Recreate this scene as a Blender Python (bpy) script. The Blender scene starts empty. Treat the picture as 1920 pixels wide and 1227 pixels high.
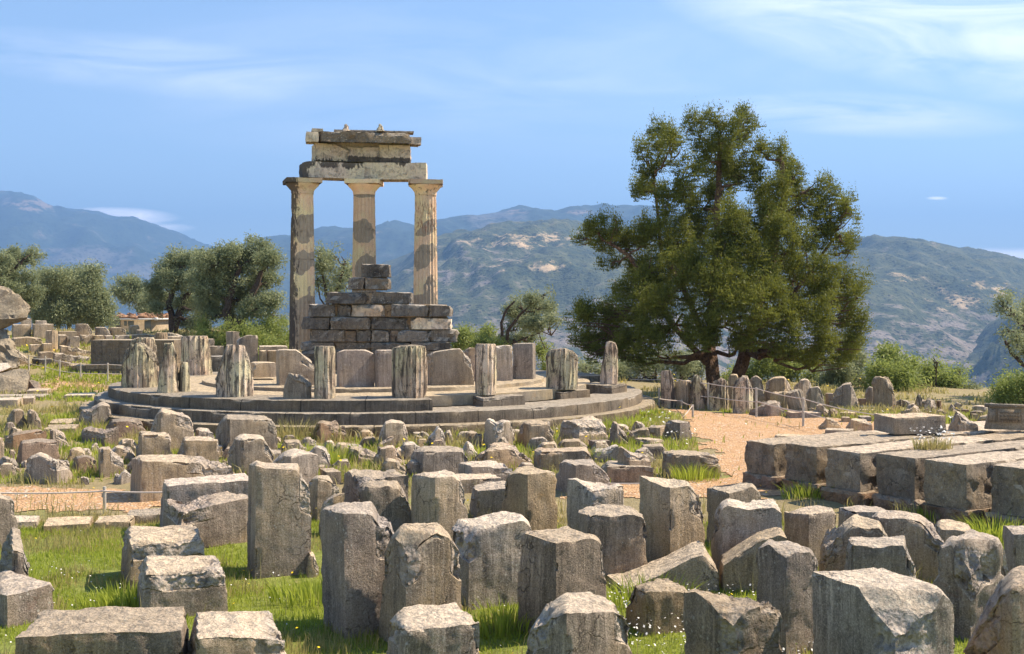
import bpy, math, random
import numpy as np
from math import radians, sin, cos, pi
C = bpy.context.scene.collection
random.seed(7); RNG = np.random.default_rng(11)
# ------------------------------------------------------------------ camera
F, CZ, HZ, CX = 2100.0, 2.6, 581.0, 960.0          # focal length in photo pixels, eye height, horizon row, centre column
cam = bpy.data.cameras.new('camera'); co = bpy.data.objects.new('camera', cam); C.objects.link(co)
co.location = (0, 0, CZ); co.rotation_euler = (radians(90), 0, 0)
cam.sensor_width = 36; cam.lens = F / 1920 * 36; cam.shift_y = (HZ - 613.5) / 1920
cam.clip_start = .1; cam.clip_end = 60000
bpy.context.scene.camera = co
# ------------------------------------------------------------------ light
SUN_AZ, SUN_EL = 74, 49                             # degrees right of the view direction, degrees up
sc = bpy.context.scene
sc.view_settings.view_transform = 'Standard'; sc.view_settings.look = 'None'
sc.view_settings.exposure = 1.3; sc.view_settings.gamma = 1
sc.cycles.volume_bounces = 0; sc.cycles.max_bounces = 6; sc.cycles.transparent_max_bounces = 12
sl = bpy.data.lights.new('sun', 'SUN'); so = bpy.data.objects.new('sun', sl); C.objects.link(so)
sl.energy = 4.2; sl.angle = radians(.6); sl.color = (1, .865, .68)
from mathutils import Vector, Matrix
sdir = Vector((sin(radians(SUN_AZ)) * cos(radians(SUN_EL)), cos(radians(SUN_AZ)) * cos(radians(SUN_EL)), sin(radians(SUN_EL))))
so.rotation_euler = sdir.to_track_quat('Z', 'Y').to_euler()

class NT:
    def __init__(s, tree): s.t = tree; s.n = tree.nodes; s.l = tree.links
    def new(s, typ, **kw):
        n = s.n.new(typ)
        for k, v in kw.items(): setattr(n, k, v)
        return n
    def put(s, sock, v):
        if isinstance(v, bpy.types.NodeSocket): s.l.new(v, sock)
        elif v is not None: sock.default_value = v
    def math(s, op, a, b=0.0, clamp=False):
        n = s.new('ShaderNodeMath', operation=op, use_clamp=clamp); s.put(n.inputs[0], a); s.put(n.inputs[1], b); return n.outputs[0]
    def mix(s, f, a, b, mode='MIX'):
        n = s.new('ShaderNodeMix', data_type='RGBA', blend_type=mode); s.put(n.inputs[0], f)
        s.put(n.inputs[6], a if isinstance(a, bpy.types.NodeSocket) else (*a, 1)); s.put(n.inputs[7], b if isinstance(b, bpy.types.NodeSocket) else (*b, 1)); return n.outputs[2]
    def ramp(s, v, lo, hi, a=0.0, b=1.0):
        n = s.new('ShaderNodeMapRange'); n.clamp = True
        for i, q in enumerate((v, lo, hi, a, b)): s.put(n.inputs[i], q)
        return n.outputs[0]
    def noise(s, vec, scale, det=4, rough=.55, dist=0.0):
        n = s.new('ShaderNodeTexNoise'); s.put(n.inputs['Vector'], vec); n.inputs['Scale'].default_value = scale
        n.inputs['Detail'].default_value = det; n.inputs['Roughness'].default_value = rough; n.inputs['Distortion'].default_value = dist
        return n.outputs[0]
    def voro(s, vec, scale, feature='F1', out=0):
        n = s.new('ShaderNodeTexVoronoi', feature=feature); s.put(n.inputs['Vector'], vec); n.inputs['Scale'].default_value = scale
        return n.outputs[out]
    def scalev(s, vec, sc_):
        n = s.new('ShaderNodeVectorMath', operation='MULTIPLY'); s.put(n.inputs[0], vec); n.inputs[1].default_value = sc_; return n.outputs[0]
    def addv(s, a, b):
        n = s.new('ShaderNodeVectorMath', operation='ADD'); s.put(n.inputs[0], a); s.put(n.inputs[1], b); return n.outputs[0]
    def attr(s, name, out=2):
        return s.new('ShaderNodeAttribute', attribute_name=name).outputs[out]

# world: Nishita sky, thin cirrus laid out by direction on the sky itself
w = bpy.data.worlds.new('World'); sc.world = w; w.use_nodes = True
N = NT(w.node_tree); N.n.clear()
sky = N.new('ShaderNodeTexSky', sky_type='NISHITA'); sky.sun_disc = False
sky.sun_elevation = radians(SUN_EL); sky.sun_rotation = radians(SUN_AZ); sky.altitude = 600; sky.air_density = 1.0; sky.dust_density = .4; sky.ozone_density = 1.2
tc = N.new('ShaderNodeTexCoord'); sep = N.new('ShaderNodeSeparateXYZ'); N.l.new(tc.outputs['Generated'], sep.inputs[0])
yy = N.math('MAXIMUM', sep.outputs[1], .05)
u_ = N.math('DIVIDE', sep.outputs[0], yy); v_ = N.math('DIVIDE', sep.outputs[2], yy)
cmb = N.new('ShaderNodeCombineXYZ'); N.put(cmb.inputs[0], u_); N.put(cmb.inputs[1], v_)
uv = cmb.outputs[0]
def blob(cx, cy, rx, ry, soft=1.0, slope=0.0):
    du = N.math('SUBTRACT', u_, (cx - CX) / F)
    dv = N.math('SUBTRACT', N.math('SUBTRACT', v_, (HZ - cy) / F), N.math('MULTIPLY', du, slope))
    a = N.math('POWER', N.math('ABSOLUTE', N.math('DIVIDE', du, rx / F)), 2.0); b = N.math('POWER', N.math('ABSOLUTE', N.math('DIVIDE', dv, ry / F)), 2.0)
    return N.ramp(N.math('ADD', a, b), 1.0, 0.0, 0.0, soft)
warp = N.noise(N.scalev(uv, (3, 9, 1)), 1.0, 5)
st = N.noise(N.addv(N.scalev(uv, (2.2, 13, 1)), N.scalev(N.new('ShaderNodeCombineXYZ').outputs[0], (1, 1, 1))), 1.6, 8, .62, 1.2)
st2 = N.noise(N.scalev(uv, (9, 34, 1)), 1.4, 7, .6, .8)
wisp = N.ramp(st, .36, .66)
c1 = N.math('MULTIPLY', N.math('MULTIPLY', blob(1800, 40, 620, 150, 1.0, -.16), N.ramp(st, .30, .62)), 1.0)
c2 = N.math('MULTIPLY', blob(250, 120, 420, 60, .45, -.1), wisp)
c3 = N.math('MULTIPLY', blob(1620, 215, 330, 45, .8, -.05), wisp)
c3b = N.math('MULTIPLY', blob(900, 150, 900, 170, .25), wisp)
c4 = N.math('MULTIPLY', blob(225, 405, 115, 17, 1.2, -.03), N.ramp(st2, .25, .62))
c5 = N.math('MULTIPLY', blob(300, 428, 70, 10, .7), N.ramp(st2, .3, .7))
c6 = N.math('MULTIPLY', blob(1930, 488, 190, 24, 1.4, -.04), N.ramp(st2, .22, .6))
c7 = N.math('MULTIPLY', blob(1757, 372, 22, 4, .8), N.ramp(st2, .2, .6))
tot = c1
for c_ in (c2, c3, c3b): tot = N.math('ADD', tot, c_)
tot = N.math('MULTIPLY', N.math('MINIMUM', tot, 1.0), .8)
hs = N.new('ShaderNodeHueSaturation'); hs.inputs['Saturation'].default_value = 1.0; N.l.new(sky.outputs[0], hs.inputs['Color'])
skc = N.mix(tot, hs.outputs[0], (9.6, 9.5, 10.2))
low = N.math('MINIMUM', N.math('ADD', N.math('ADD', c4, c5), N.math('ADD', c6, c7)), 1.0)
skc = N.mix(N.math('MULTIPLY', low, .9), skc, (26, 23, 22))
bg = N.new('ShaderNodeBackground'); N.put(bg.inputs[0], skc); bg.inputs[1].default_value = .09
wo = N.new('ShaderNodeOutputWorld'); N.l.new(bg.outputs[0], wo.inputs[0])

# ------------------------------------------------------------------ numpy noise
P_ = np.random.default_rng(3).permutation(256); P_ = np.concatenate([P_, P_, P_])
GR = np.random.default_rng(5).normal(size=(256, 3)); GR /= np.linalg.norm(GR, axis=1)[:, None]
def perlin(p):
    i = np.floor(p).astype(np.int64); f = p - i; i &= 255
    u = f * f * f * (f * (f * 6 - 15) + 10); r = 0
    for dx in (0, 1):
        for dy in (0, 1):
            for dz in (0, 1):
                h = P_[P_[P_[(i[:, 0] + dx) & 255] + ((i[:, 1] + dy) & 255)] + ((i[:, 2] + dz) & 255)] & 255
                g = GR[h]; d = g[:, 0] * (f[:, 0] - dx) + g[:, 1] * (f[:, 1] - dy) + g[:, 2] * (f[:, 2] - dz)
                r = r + d * (u[:, 0] if dx else 1 - u[:, 0]) * (u[:, 1] if dy else 1 - u[:, 1]) * (u[:, 2] if dz else 1 - u[:, 2])
    return r
def fbm(p, scale, octv=4, gain=.5):
    r = 0; a = 1.0; q = p * scale
    for _ in range(octv): r = r + a * perlin(q); q = q * 2.03 + 17.3; a *= gain
    return r
RT = np.random.default_rng(9).random((256, 6))
def facet(p, scale):
    """broken rock: every cell is a small tilted plane"""
    q = p * scale; i0 = np.floor(q).astype(np.int64); best = np.full(len(q), 9e9); val = np.zeros(len(q))
    for dx in (-1, 0, 1):
        for dy in (-1, 0, 1):
            for dz in (-1, 0, 1):
                c = i0 + (dx, dy, dz); cc = c & 255
                h = P_[P_[P_[cc[:, 0]] + cc[:, 1]] + cc[:, 2]] & 255; R = RT[h]
                d = q - (c + R[:, :3]); m = (d ** 2).sum(1); k = m < best
                best[k] = m[k]; t = (R[:, 3] - .5) + ((R[:, 3:6] - .5) * d).sum(1) * 1.3; val[k] = t[k]
    return val
def G2(x, y):
    """ground height"""
    x = np.asarray(x, float); y = np.asarray(y, float)
    s = lambda t: np.clip(t, 0, 1) ** 2 * (3 - 2 * np.clip(t, 0, 1))
    z = 1.5 * s((y - 36) / 20) * s((-7 - x) / 8)
    ye = 41 + 19 * s((-4 - x) / 8) - 3 * s((x - 8) / 6)
    d = np.maximum(y - ye, 0)
    z = z - 270 * (1 - np.exp(-(np.maximum(d - .5, 0) ** 1.05) * .42 / 270))
    z = z + 1.0 * s((6 - y) / 4)
    return z
def Gn(x, y):
    x = np.asarray(x, float); y = np.asarray(y, float)
    p = np.stack([x, y, x * 0], -1).reshape(-1, 3)
    near = np.clip(1 - (np.hypot(x, y - 25) - 60) / 60, 0, 1)
    return G2(x, y) + (fbm(p, .22, 4).reshape(x.shape) * .12) * near - .02
def gxy(px, py, z=None):
    g = 0.0 if z is None else z
    for _ in range(8):
        Y = (CZ - g) * F / (py - HZ); X = (px - CX) / F * Y
        if z is not None: break
        g = float(G2(X, Y))
    return X, Y, g
def X_(px, Y): return (px - CX) / F * Y
def Z_(py, Y): return CZ - (py - HZ) / F * Y

# ------------------------------------------------------------------ object helpers
def mesh_np(name, V, Q, mats, parent=None, loc=None, attrs=None, smooth=True, sharp=35, tri=None, midx=None):
    V = np.asarray(V, np.float32)
    if loc is not None: V = V - np.asarray(loc, np.float32)
    me = bpy.data.meshes.new(name); Q = np.asarray(Q, np.int32)
    k = Q.shape[1]; nq = len(Q); nt = 0 if tri is None else len(tri)
    loops = Q.ravel() if nt == 0 else np.concatenate([Q.ravel(), np.asarray(tri, np.int32).ravel()])
    me.vertices.add(len(V)); me.vertices.foreach_set('co', V.ravel())
    me.loops.add(len(loops)); me.loops.foreach_set('vertex_index', loops)
    me.polygons.add(nq + nt)
    ls = np.arange(nq) * k
    if nt: ls = np.concatenate([ls, nq * k + np.arange(nt) * 3])
    me.polygons.foreach_set('loop_start', ls.astype(np.int32))
    me.update(calc_edges=True)
    if smooth: me.polygons.foreach_set('use_smooth', np.ones(nq + nt, bool))
    for m in (mats if isinstance(mats, (list, tuple)) else [mats]): me.materials.append(m)
    if midx is not None: me.polygons.foreach_set('material_index', np.asarray(midx, np.int32))
    for kx, v in (attrs or {}).items():
        a = me.attributes.new(kx, 'FLOAT', 'POINT'); a.data.foreach_set('value', np.asarray(v, np.float32))
    if smooth and sharp: me.set_sharp_from_angle(angle=radians(sharp))
    o = bpy.data.objects.new(name, me); C.objects.link(o)
    if loc is not None: o.location = [float(q) for q in loc]
    if parent is not None:
        o.parent = parent
        if loc is not None: o.location = [float(loc[i] - parent.location[i]) for i in range(3)]
        else: o.location = [-parent.location[i] for i in range(3)]
    return o
def tag(o, label=None, cat=None, group=None, kind=None):
    if label: o['label'] = label
    if cat: o['category'] = cat
    if group: o['group'] = group
    if kind: o['kind'] = kind
    return o
def empty(name, loc, label, cat, group=None):
    o = bpy.data.objects.new(name, None); C.objects.link(o); o.location = loc; o.empty_display_size = .2
    return tag(o, label, cat, group)
def lattice(na, nb, nz):
    """surface nodes of a box lattice without its bottom; returns i,j,k and quads"""
    idx = -np.ones((na + 1, nb + 1, nz + 1), np.int64)
    I, J, K = np.meshgrid(np.arange(na + 1), np.arange(nb + 1), np.arange(nz + 1), indexing='ij')
    m = (I == 0) | (I == na) | (J == 0) | (J == nb) | (K == nz)
    idx[m] = np.arange(m.sum())
    q = []
    def face(A, flip):
        a, b, c, d = A[:-1, :-1].ravel(), A[1:, :-1].ravel(), A[1:, 1:].ravel(), A[:-1, 1:].ravel()
        q.append(np.stack([a, d, c, b] if flip else [a, b, c, d], 1))
    face(idx[0], False); face(idx[na], True); face(idx[:, 0], True); face(idx[:, nb], False); face(idx[:, :, nz], False)
    return I[m], J[m], K[m], np.concatenate(q)
def tube(pts, rads, n=8, seed=0, bark=.0):
    """tapering tube through points; returns V,Q"""
    pts = np.asarray(pts, float); V = []; k = len(pts)
    up = np.array([.3, .9, .1])
    for i in range(k):
        t = pts[min(i + 1, k - 1)] - pts[max(i - 1, 0)]; t /= np.linalg.norm(t) + 1e-9
        s = np.cross(t, up); s /= np.linalg.norm(s) + 1e-9; r = np.cross(s, t)
        a = np.arange(n) / n * 2 * pi
        rr = rads[i] * (1 + bark * np.sin(a * 5 + seed + i * .35) * .5 + bark * np.sin(a * 9 + seed * 2) * .4)
        V.append(pts[i] + (np.cos(a) * rr)[:, None] * s + (np.sin(a) * rr)[:, None] * r)
    V = np.concatenate(V); Q = []
    for i in range(k - 1):
        for j in range(n): Q.append((i * n + j, i * n + (j + 1) % n, (i + 1) * n + (j + 1) % n, (i + 1) * n + j))
    return V, np.array(Q)
def merge(parts):
    V = []; Q = []; o = 0
    for v, q in parts: V.append(v); Q.append(q + o); o += len(v)
    return np.concatenate(V), np.concatenate(Q)
def boxvq(x0, x1, y0, y1, z0, z1):
    V = np.array([(x, y, z) for z in (z0, z1) for y in (y0, y1) for x in (x0, x1)], float)
    Q = np.array([(0, 2, 3, 1), (4, 5, 7, 6), (0, 1, 5, 4), (2, 6, 7, 3), (0, 4, 6, 2), (1, 3, 7, 5)])
    return V, Q

# ------------------------------------------------------------------ materials
MATS = {}
def newmat(name):
    m = bpy.data.materials.new(name); m.use_nodes = True; n = NT(m.node_tree)
    b = m.node_tree.nodes['Principled BSDF']; b.inputs['Roughness'].default_value = .9; b.inputs['Specular IOR Level'].default_value = .25
    MATS[name] = m; return m, n, b
def stone_mat(name, dark, light, top, broken, streak=.5, speck=.3, orange=.15, stain=0.0, s2t=.72, staincol=(.06, .05, .045), patch=False, joints=False, satv=(.88, .38), ochre=(.45, .25, .09)):
    m, n, b = newmat(name)
    tcn = n.new('ShaderNodeTexCoord'); oi = n.new('ShaderNodeObjectInfo'); geo = n.new('ShaderNodeNewGeometry')
    off = n.new('ShaderNodeCombineXYZ'); rn = n.math('MULTIPLY', oi.outputs['Random'], 83.0)
    for i in range(3): n.put(off.inputs[i], rn)
    p = n.addv(tcn.outputs['Object'], off.outputs[0])
    sp = n.new('ShaderNodeSeparateXYZ'); n.l.new(geo.outputs['True Normal'], sp.inputs[0]); nz = sp.outputs[2]
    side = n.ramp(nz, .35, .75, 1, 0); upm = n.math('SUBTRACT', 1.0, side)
    big = n.noise(p, 1.7, 5, .6, .4); mid = n.noise(p, 9, 6, .65); fine = n.noise(p, 42, 5, .75); vfine = n.noise(p, 140, 3, .7)
    wn = n.new('ShaderNodeTexNoise'); n.put(wn.inputs['Vector'], p); wn.inputs['Scale'].default_value = 2.2; wn.inputs['Detail'].default_value = 5; pw = n.addv(p, n.scalev(wn.outputs['Color'], (.07, .07, .07)))
    stv = n.noise(n.scalev(pw, (9, 9, .7)), 1.0, 8, .74); stw = n.noise(n.scalev(pw, (30, 30, 1.6)), 1.0, 6, .72)
    grit = n.noise(p, 70, 3, .8)
    warm = tuple(min(.85, c * k) for c, k in zip(light, (1.28, 1.16, .92)))
    col = n.mix(n.ramp(big, .32, .66), dark, light)
    col = n.mix(n.ramp(n.noise(n.addv(p, (9, 4, 2)), 1.1, 3), .45, .62, 0, .7), col, warm)
    smk = n.ramp(n.noise(p, 1.9, 4, .6, .7), .36, .60, .25, 1.0)
    sk = n.math('MULTIPLY', n.math('MULTIPLY', n.ramp(stv, .54, .40), side), smk)
    col = n.mix(n.math('MULTIPLY', sk, streak * 1.1), col, tuple(c * .36 for c in dark))
    sk2 = n.math('MULTIPLY', n.math('MULTIPLY', n.ramp(stw, .52, .66), side), n.ramp(big, .3, .6, .3, 1.0))
    col = n.mix(n.math('MULTIPLY', sk2, streak), col, tuple(min(c * 1.7, .8) for c in light))
    col = n.mix(n.ramp(grit, .52, .70, 0, .75), col, tuple(c * .42 for c in dark)); col = n.mix(n.ramp(grit, .46, .30, 0, .7), col, tuple(min(.8, c * 1.6) for c in light))
    vg = n.voro(p, 34); vb = n.voro(p, 11); vbc = n.new('ShaderNodeSeparateColor'); vq = n.new('ShaderNodeTexVoronoi'); n.put(vq.inputs['Vector'], p); vq.inputs['Scale'].default_value = 13; n.l.new(vq.outputs['Color'], vbc.inputs[0])
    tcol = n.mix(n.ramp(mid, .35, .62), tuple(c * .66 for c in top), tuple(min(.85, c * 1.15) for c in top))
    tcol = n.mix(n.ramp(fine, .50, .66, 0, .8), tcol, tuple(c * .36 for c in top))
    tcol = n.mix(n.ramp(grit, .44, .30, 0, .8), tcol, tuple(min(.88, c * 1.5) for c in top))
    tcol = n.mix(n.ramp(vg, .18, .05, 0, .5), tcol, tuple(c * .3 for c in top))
    col = n.mix(n.math('MULTIPLY', upm, .92), col, tcol)  # weathered tops, paled further so bright sun on them sits in the colour
    br = n.attr('br')
    bcol = n.mix(n.ramp(n.noise(p, 13, 7, .75, .5), .38, .60), tuple(c * .32 for c in broken), broken)
    bcol = n.mix(n.ramp(vbc.outputs[0], .3, 1.0, 0, .45), bcol, tuple(min(.85, c * 1.35) for c in broken))
    bcol = n.mix(n.ramp(big, .45, .7, 0, .5), bcol, top)
    bw = n.ramp(n.math('ADD', br, n.math('MULTIPLY', n.math('SUBTRACT', mid, .5), .8)), .25, .5)
    col = n.mix(n.math('MULTIPLY', bw, .88), col, bcol)
    # pits, pale lichen spots, ochre lichen patches
    vd = n.voro(p, 17); lm = n.ramp(n.noise(p, 3.1, 4), .45, .6); col = n.mix(n.math('MULTIPLY', n.math('MULTIPLY', n.ramp(vd, .20, .13), lm), speck * 1.6), col, (.62, .57, .49))
    cr = n.new('ShaderNodeTexVoronoi', feature='DISTANCE_TO_EDGE'); n.put(cr.inputs['Vector'], n.addv(p, n.scalev(n.new('ShaderNodeCombineXYZ').outputs[0], (0, 0, 0)))); cr.inputs['Scale'].default_value = 1.6
    wv = n.new('ShaderNodeTexNoise'); n.put(wv.inputs['Vector'], p); wv.inputs['Scale'].default_value = 2.5; wv.inputs['Detail'].default_value = 6; wsc = n.scalev(wv.outputs['Color'], (1.1, 1.1, 1.1)); n.put(cr.inputs['Vector'], n.addv(p, wsc))
    ck = n.math('MULTIPLY', n.ramp(cr.outputs[0], .012, .003), n.ramp(big, .56, .62)); col = n.mix(n.math('MULTIPLY', ck, .5), col, tuple(c * .2 for c in dark))
    vd2 = n.voro(p, 58); col = n.mix(n.math('MULTIPLY', n.ramp(vd2, .20, .1), .5), col, tuple(c * .3 for c in dark))
    om = n.math('MULTIPLY', n.ramp(n.noise(p, 2.6, 6, .7, .8), .60, .70), orange); col = n.mix(om, col, ochre)
    om2 = n.math('MULTIPLY', n.ramp(n.noise(n.addv(p, (5.5, 3, 1)), 3.3, 6, .75, .5), .58, .66), .45); col = n.mix(om2, col, tuple(c * .4 for c in dark))
    if stain:
        s1 = n.noise(n.scalev(p, (9, 9, 1.1)), 1.0, 8, .72, .5)
        col = n.mix(n.math('MULTIPLY', n.ramp(s1, .52 - stain * .08, .60 - stain * .08), .85), col, staincol)
        s2 = n.math('MULTIPLY', n.ramp(n.math('ADD', n.noise(p, 5, 7, .7), n.math('MULTIPLY', n.noise(p, 40, 4, .7), .4)), s2t, s2t + .08), .8)
        col = n.mix(s2, col, staincol)
    if patch:
        pa = n.attr('patch'); pn = n.math('ADD', pa, n.math('MULTIPLY', n.math('SUBTRACT', mid, .5), .04))
        pc = n.mix(n.ramp(mid, .3, .7), (.35, .27, .19), (.45, .36, .26)); col = n.mix(n.ramp(pn, .49, .51), col, pc)
        st_ = n.attr('soot'); sn = n.math('MULTIPLY', n.ramp(n.math('ADD', st_, n.math('MULTIPLY', n.math('SUBTRACT', n.noise(n.scalev(p, (7, 7, 2)), 1.6, 8, .72), .5), 1.6)), .5, .62), .88)
        col = n.mix(sn, col, (.05, .043, .04))
        rr = n.attr('red'); rs = n.math('MULTIPLY', n.ramp(n.math('ADD', rr, n.math('MULTIPLY', n.math('SUBTRACT', n.noise(n.scalev(p, (7, 7, 2)), 2.2, 8, .72), .5), 1.8)), .5, .66), .8)
        col = n.mix(rs, col, (.30, .115, .055))
    if joints:
        a = n.math('FRACT', n.math('DIVIDE', n.attr('arc'), joints)); e = n.math('MINIMUM', a, n.math('SUBTRACT', 1.0, a))
        col = n.mix(n.ramp(e, .012, .004, 0, .85), col, (.03, .026, .022))
    rnd = n.math('ADD', .78, n.math('MULTIPLY', oi.outputs['Random'], .45)); hsv = n.new('ShaderNodeHueSaturation'); n.put(hsv.inputs['Saturation'], n.math('ADD', satv[0], n.math('MULTIPLY', n.math('FRACT', n.math('MULTIPLY', oi.outputs['Random'], 7.31)), satv[1]))); n.put(hsv.inputs['Color'], col); col = hsv.outputs[0]; vm = n.new('ShaderNodeVectorMath', operation='SCALE'); n.put(vm.inputs[0], col); n.put(vm.inputs['Scale'], rnd)
    n.put(b.inputs['Base Color'], vm.outputs[0])
    rgh = n.math('MAXIMUM', bw, n.math('MULTIPLY', upm, .55))
    hgt = n.math('ADD', n.math('MULTIPLY', mid, .35), n.math('ADD', n.math('MULTIPLY', fine, .36), n.math('MULTIPLY', vfine, .18)))
    hgt = n.math('ADD', hgt, n.math('MULTIPLY', n.math('ADD', n.math('MULTIPLY', vb, 1.1), n.math('MULTIPLY', vg, .5)), n.math('MULTIPLY', rgh, .9)))
    hgt = n.math('ADD', hgt, n.math('MULTIPLY', n.math('MULTIPLY', stw, side), .2))
    hgt = n.math('ADD', hgt, n.math('MULTIPLY', n.ramp(vd2, .0, .25), .12)); hgt = n.math('SUBTRACT', hgt, n.math('MULTIPLY', ck, .5))
    bp = n.new('ShaderNodeBump'); bp.inputs['Strength'].default_value = 1.0; bp.inputs['Distance'].default_value = .065; n.put(bp.inputs['Height'], hgt)
    n.l.new(bp.outputs[0], b.inputs['Normal'])
    return m
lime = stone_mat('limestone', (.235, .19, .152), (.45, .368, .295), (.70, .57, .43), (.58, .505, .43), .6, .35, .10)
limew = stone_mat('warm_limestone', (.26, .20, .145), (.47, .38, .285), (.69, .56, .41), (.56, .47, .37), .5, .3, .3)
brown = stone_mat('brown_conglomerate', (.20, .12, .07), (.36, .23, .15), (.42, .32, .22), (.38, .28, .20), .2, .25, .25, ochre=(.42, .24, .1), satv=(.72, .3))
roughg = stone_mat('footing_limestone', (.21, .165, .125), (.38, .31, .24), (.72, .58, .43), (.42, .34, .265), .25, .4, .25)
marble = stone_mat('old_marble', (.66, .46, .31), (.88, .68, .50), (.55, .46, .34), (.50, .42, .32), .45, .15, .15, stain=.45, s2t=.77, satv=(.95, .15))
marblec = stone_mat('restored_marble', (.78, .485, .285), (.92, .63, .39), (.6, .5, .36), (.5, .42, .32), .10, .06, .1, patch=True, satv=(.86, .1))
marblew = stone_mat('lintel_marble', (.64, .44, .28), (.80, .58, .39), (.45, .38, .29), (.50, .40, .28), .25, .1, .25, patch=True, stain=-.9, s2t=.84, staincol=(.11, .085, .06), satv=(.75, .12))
darkst = stone_mat('sooty_limestone', (.05, .042, .036), (.21, .175, .14), (.50, .42, .32), (.36, .30, .23), .5, .6, .3, satv=(.6, .3), ochre=(.55, .38, .2))
diem = stone_mat('smooth_limestone', (.13, .105, .08), (.22, .18, .14), (.50, .42, .315), (.36, .31, .26), .62, .12, .1)
stepm = stone_mat('step_limestone', (.13, .105, .08), (.24, .195, .145), (.50, .42, .315), (.36, .31, .26), .62, .12, .1, joints=1.35)
floorm = stone_mat('paving_limestone', (.25, .21, .17), (.34, .29, .22), (.54, .44, .31), (.4, .34, .28), .3, .1, .25, joints=None)
boulderm = stone_mat('shaded_boulder_limestone', (.12, .10, .08), (.22, .185, .145), (.36, .30, .22), (.26, .22, .175), .2, .3, .2)  # limestone darkened so the boulders' backlit shade is in the colour
weath = stone_mat('weathered_cornice_stone', (.15, .105, .06), (.30, .22, .13), (.34, .29, .22), (.30, .25, .19), .1, .9, .15, satv=(.72, .1))
mortar = stone_mat('mortar', (.26, .19, .13), (.38, .29, .2), (.36, .28, .2), (.33, .25, .18), .1, .2, .4)

rusty = stone_mat('rusty_limestone', (.22, .17, .14), (.42, .34, .28), (.68, .55, .42), (.56, .47, .40), .55, .5, .6, ochre=(.27, .13, .08))
greyl = stone_mat('grey_limestone', (.215, .178, .148), (.435, .365, .30), (.70, .57, .43), (.58, .50, .43), .65, .5, .05)
def simple(name, col, rough=.8, var=.25, scale=20, metal=0, bump=.3, dist=.01):
    m, n, b = newmat(name); tcn = n.new('ShaderNodeTexCoord'); k = n.noise(tcn.outputs['Object'], scale, 5)
    n.put(b.inputs['Base Color'], n.mix(n.ramp(k, .3, .7), tuple(c * (1 - var) for c in col), tuple(c * (1 + var) for c in col)))
    b.inputs['Roughness'].default_value = rough; b.inputs['Metallic'].default_value = metal
    bp = n.new('ShaderNodeBump'); bp.inputs['Strength'].default_value = bump; bp.inputs['Distance'].default_value = dist; n.put(bp.inputs['Height'], k); n.l.new(bp.outputs[0], b.inputs['Normal'])
    return m
postm = simple('galvanised_post', (.46, .42, .36), .6, .2, 12, .1)
ropem = simple('pale_rope', (.62, .52, .44), .9, .15, 60)
tilem = simple('roof_tile', (.30, .17, .10), .9, .5, 9)
hutm = simple('hut_wall', (.30, .23, .15), .9, .25, 6); whitem = simple('white_paint', (.62, .6, .57), .6, .08, 5); glassm = simple('shutter', (.14, .15, .14), .5, .2, 5)
barkm = simple('bark', (.14, .085, .055), .95, .6, 14, 0, 1.0, .06)
barkd = simple('olive_bark', (.085, .06, .045), .95, .5, 14, 0, 1.0, .05)
mastm = simple('mast_steel', (.25, .25, .27), .6)

def leaf_mat(name, dark, light, transl=.3, nscale=1.2, extra=None):
    m, n, b = newmat(name); tcn = n.new('ShaderNodeTexCoord')
    r = n.attr('rnd'); k = n.noise(tcn.outputs['Object'], nscale, 3)
    f = n.math('ADD', n.math('MULTIPLY', r, .55), n.ramp(k, .3, .7, 0, .45))
    col = n.mix(f, dark, light)
    if extra: col = n.mix(n.ramp(r, .93, .96, 0, .8), col, extra)
    n.put(b.inputs['Base Color'], col); b.inputs['Roughness'].default_value = .55; b.inputs['Specular IOR Level'].default_value = .3
    tr = n.new('ShaderNodeBsdfTranslucent'); n.put(tr.inputs[0], n.mix(.5, col, light))
    mx = n.new('ShaderNodeMixShader'); mx.inputs[0].default_value = transl; n.l.new(b.outputs[0], mx.inputs[1]); n.l.new(tr.outputs[0], mx.inputs[2])
    n.l.new(mx.outputs[0], m.node_tree.nodes['Material Output'].inputs[0]); return m
junim = leaf_mat('cypress_leaf', (.03, .056, .012), (.27, .28, .045), .4, 1.1, (.34, .25, .08))
olivem = leaf_mat('olive_leaf', (.085, .115, .045), (.42, .45, .25), .38, .7, (.4, .42, .3))
bushm = leaf_mat('bush_leaf', (.13, .18, .04), (.38, .43, .12), .45, .7)
grassm = leaf_mat('grass_blade', (.15, .22, .02), (.50, .55, .08), .5, .5)
strawm = leaf_mat('straw_blade', (.26, .25, .07), (.55, .46, .2), .4, .8)
yelm = simple('yellow_petal', (.85, .6, .02), .6, .1); whm = simple('white_petal', (.75, .72, .66), .6, .1)

# ground
m, n, b = newmat('ground_soil'); geo = n.new('ShaderNodeNewGeometry'); P = geo.outputs['Position']
g1 = n.noise(P, .9, 6, .6); g2 = n.noise(P, 9, 6, .7); g3 = n.noise(P, 60, 4, .7)
green = n.mix(n.ramp(g2, .3, .7), (.15, .19, .03), (.33, .36, .08)); dry = n.mix(n.ramp(g2, .3, .7), (.26, .21, .10), (.42, .34, .19)); soil = n.mix(n.ramp(g3, .3, .7), (.24, .16, .10), (.44, .31, .21))
gr = n.attr('green'); col = n.mix(n.ramp(n.math('ADD', gr, n.math('MULTIPLY', n.math('SUBTRACT', g1, .5), .8)), .35, .65), dry, green)
col = n.mix(n.ramp(n.math('ADD', n.noise(P, 2.2, 5, .65), n.math('MULTIPLY', gr, -.10)), .55, .66, 0, .8), col, soil)
n.put(b.inputs['Base Color'], n.mix(n.ramp(g3, .55, .8, 0, .6), col, (.05, .04, .02)))
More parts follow.
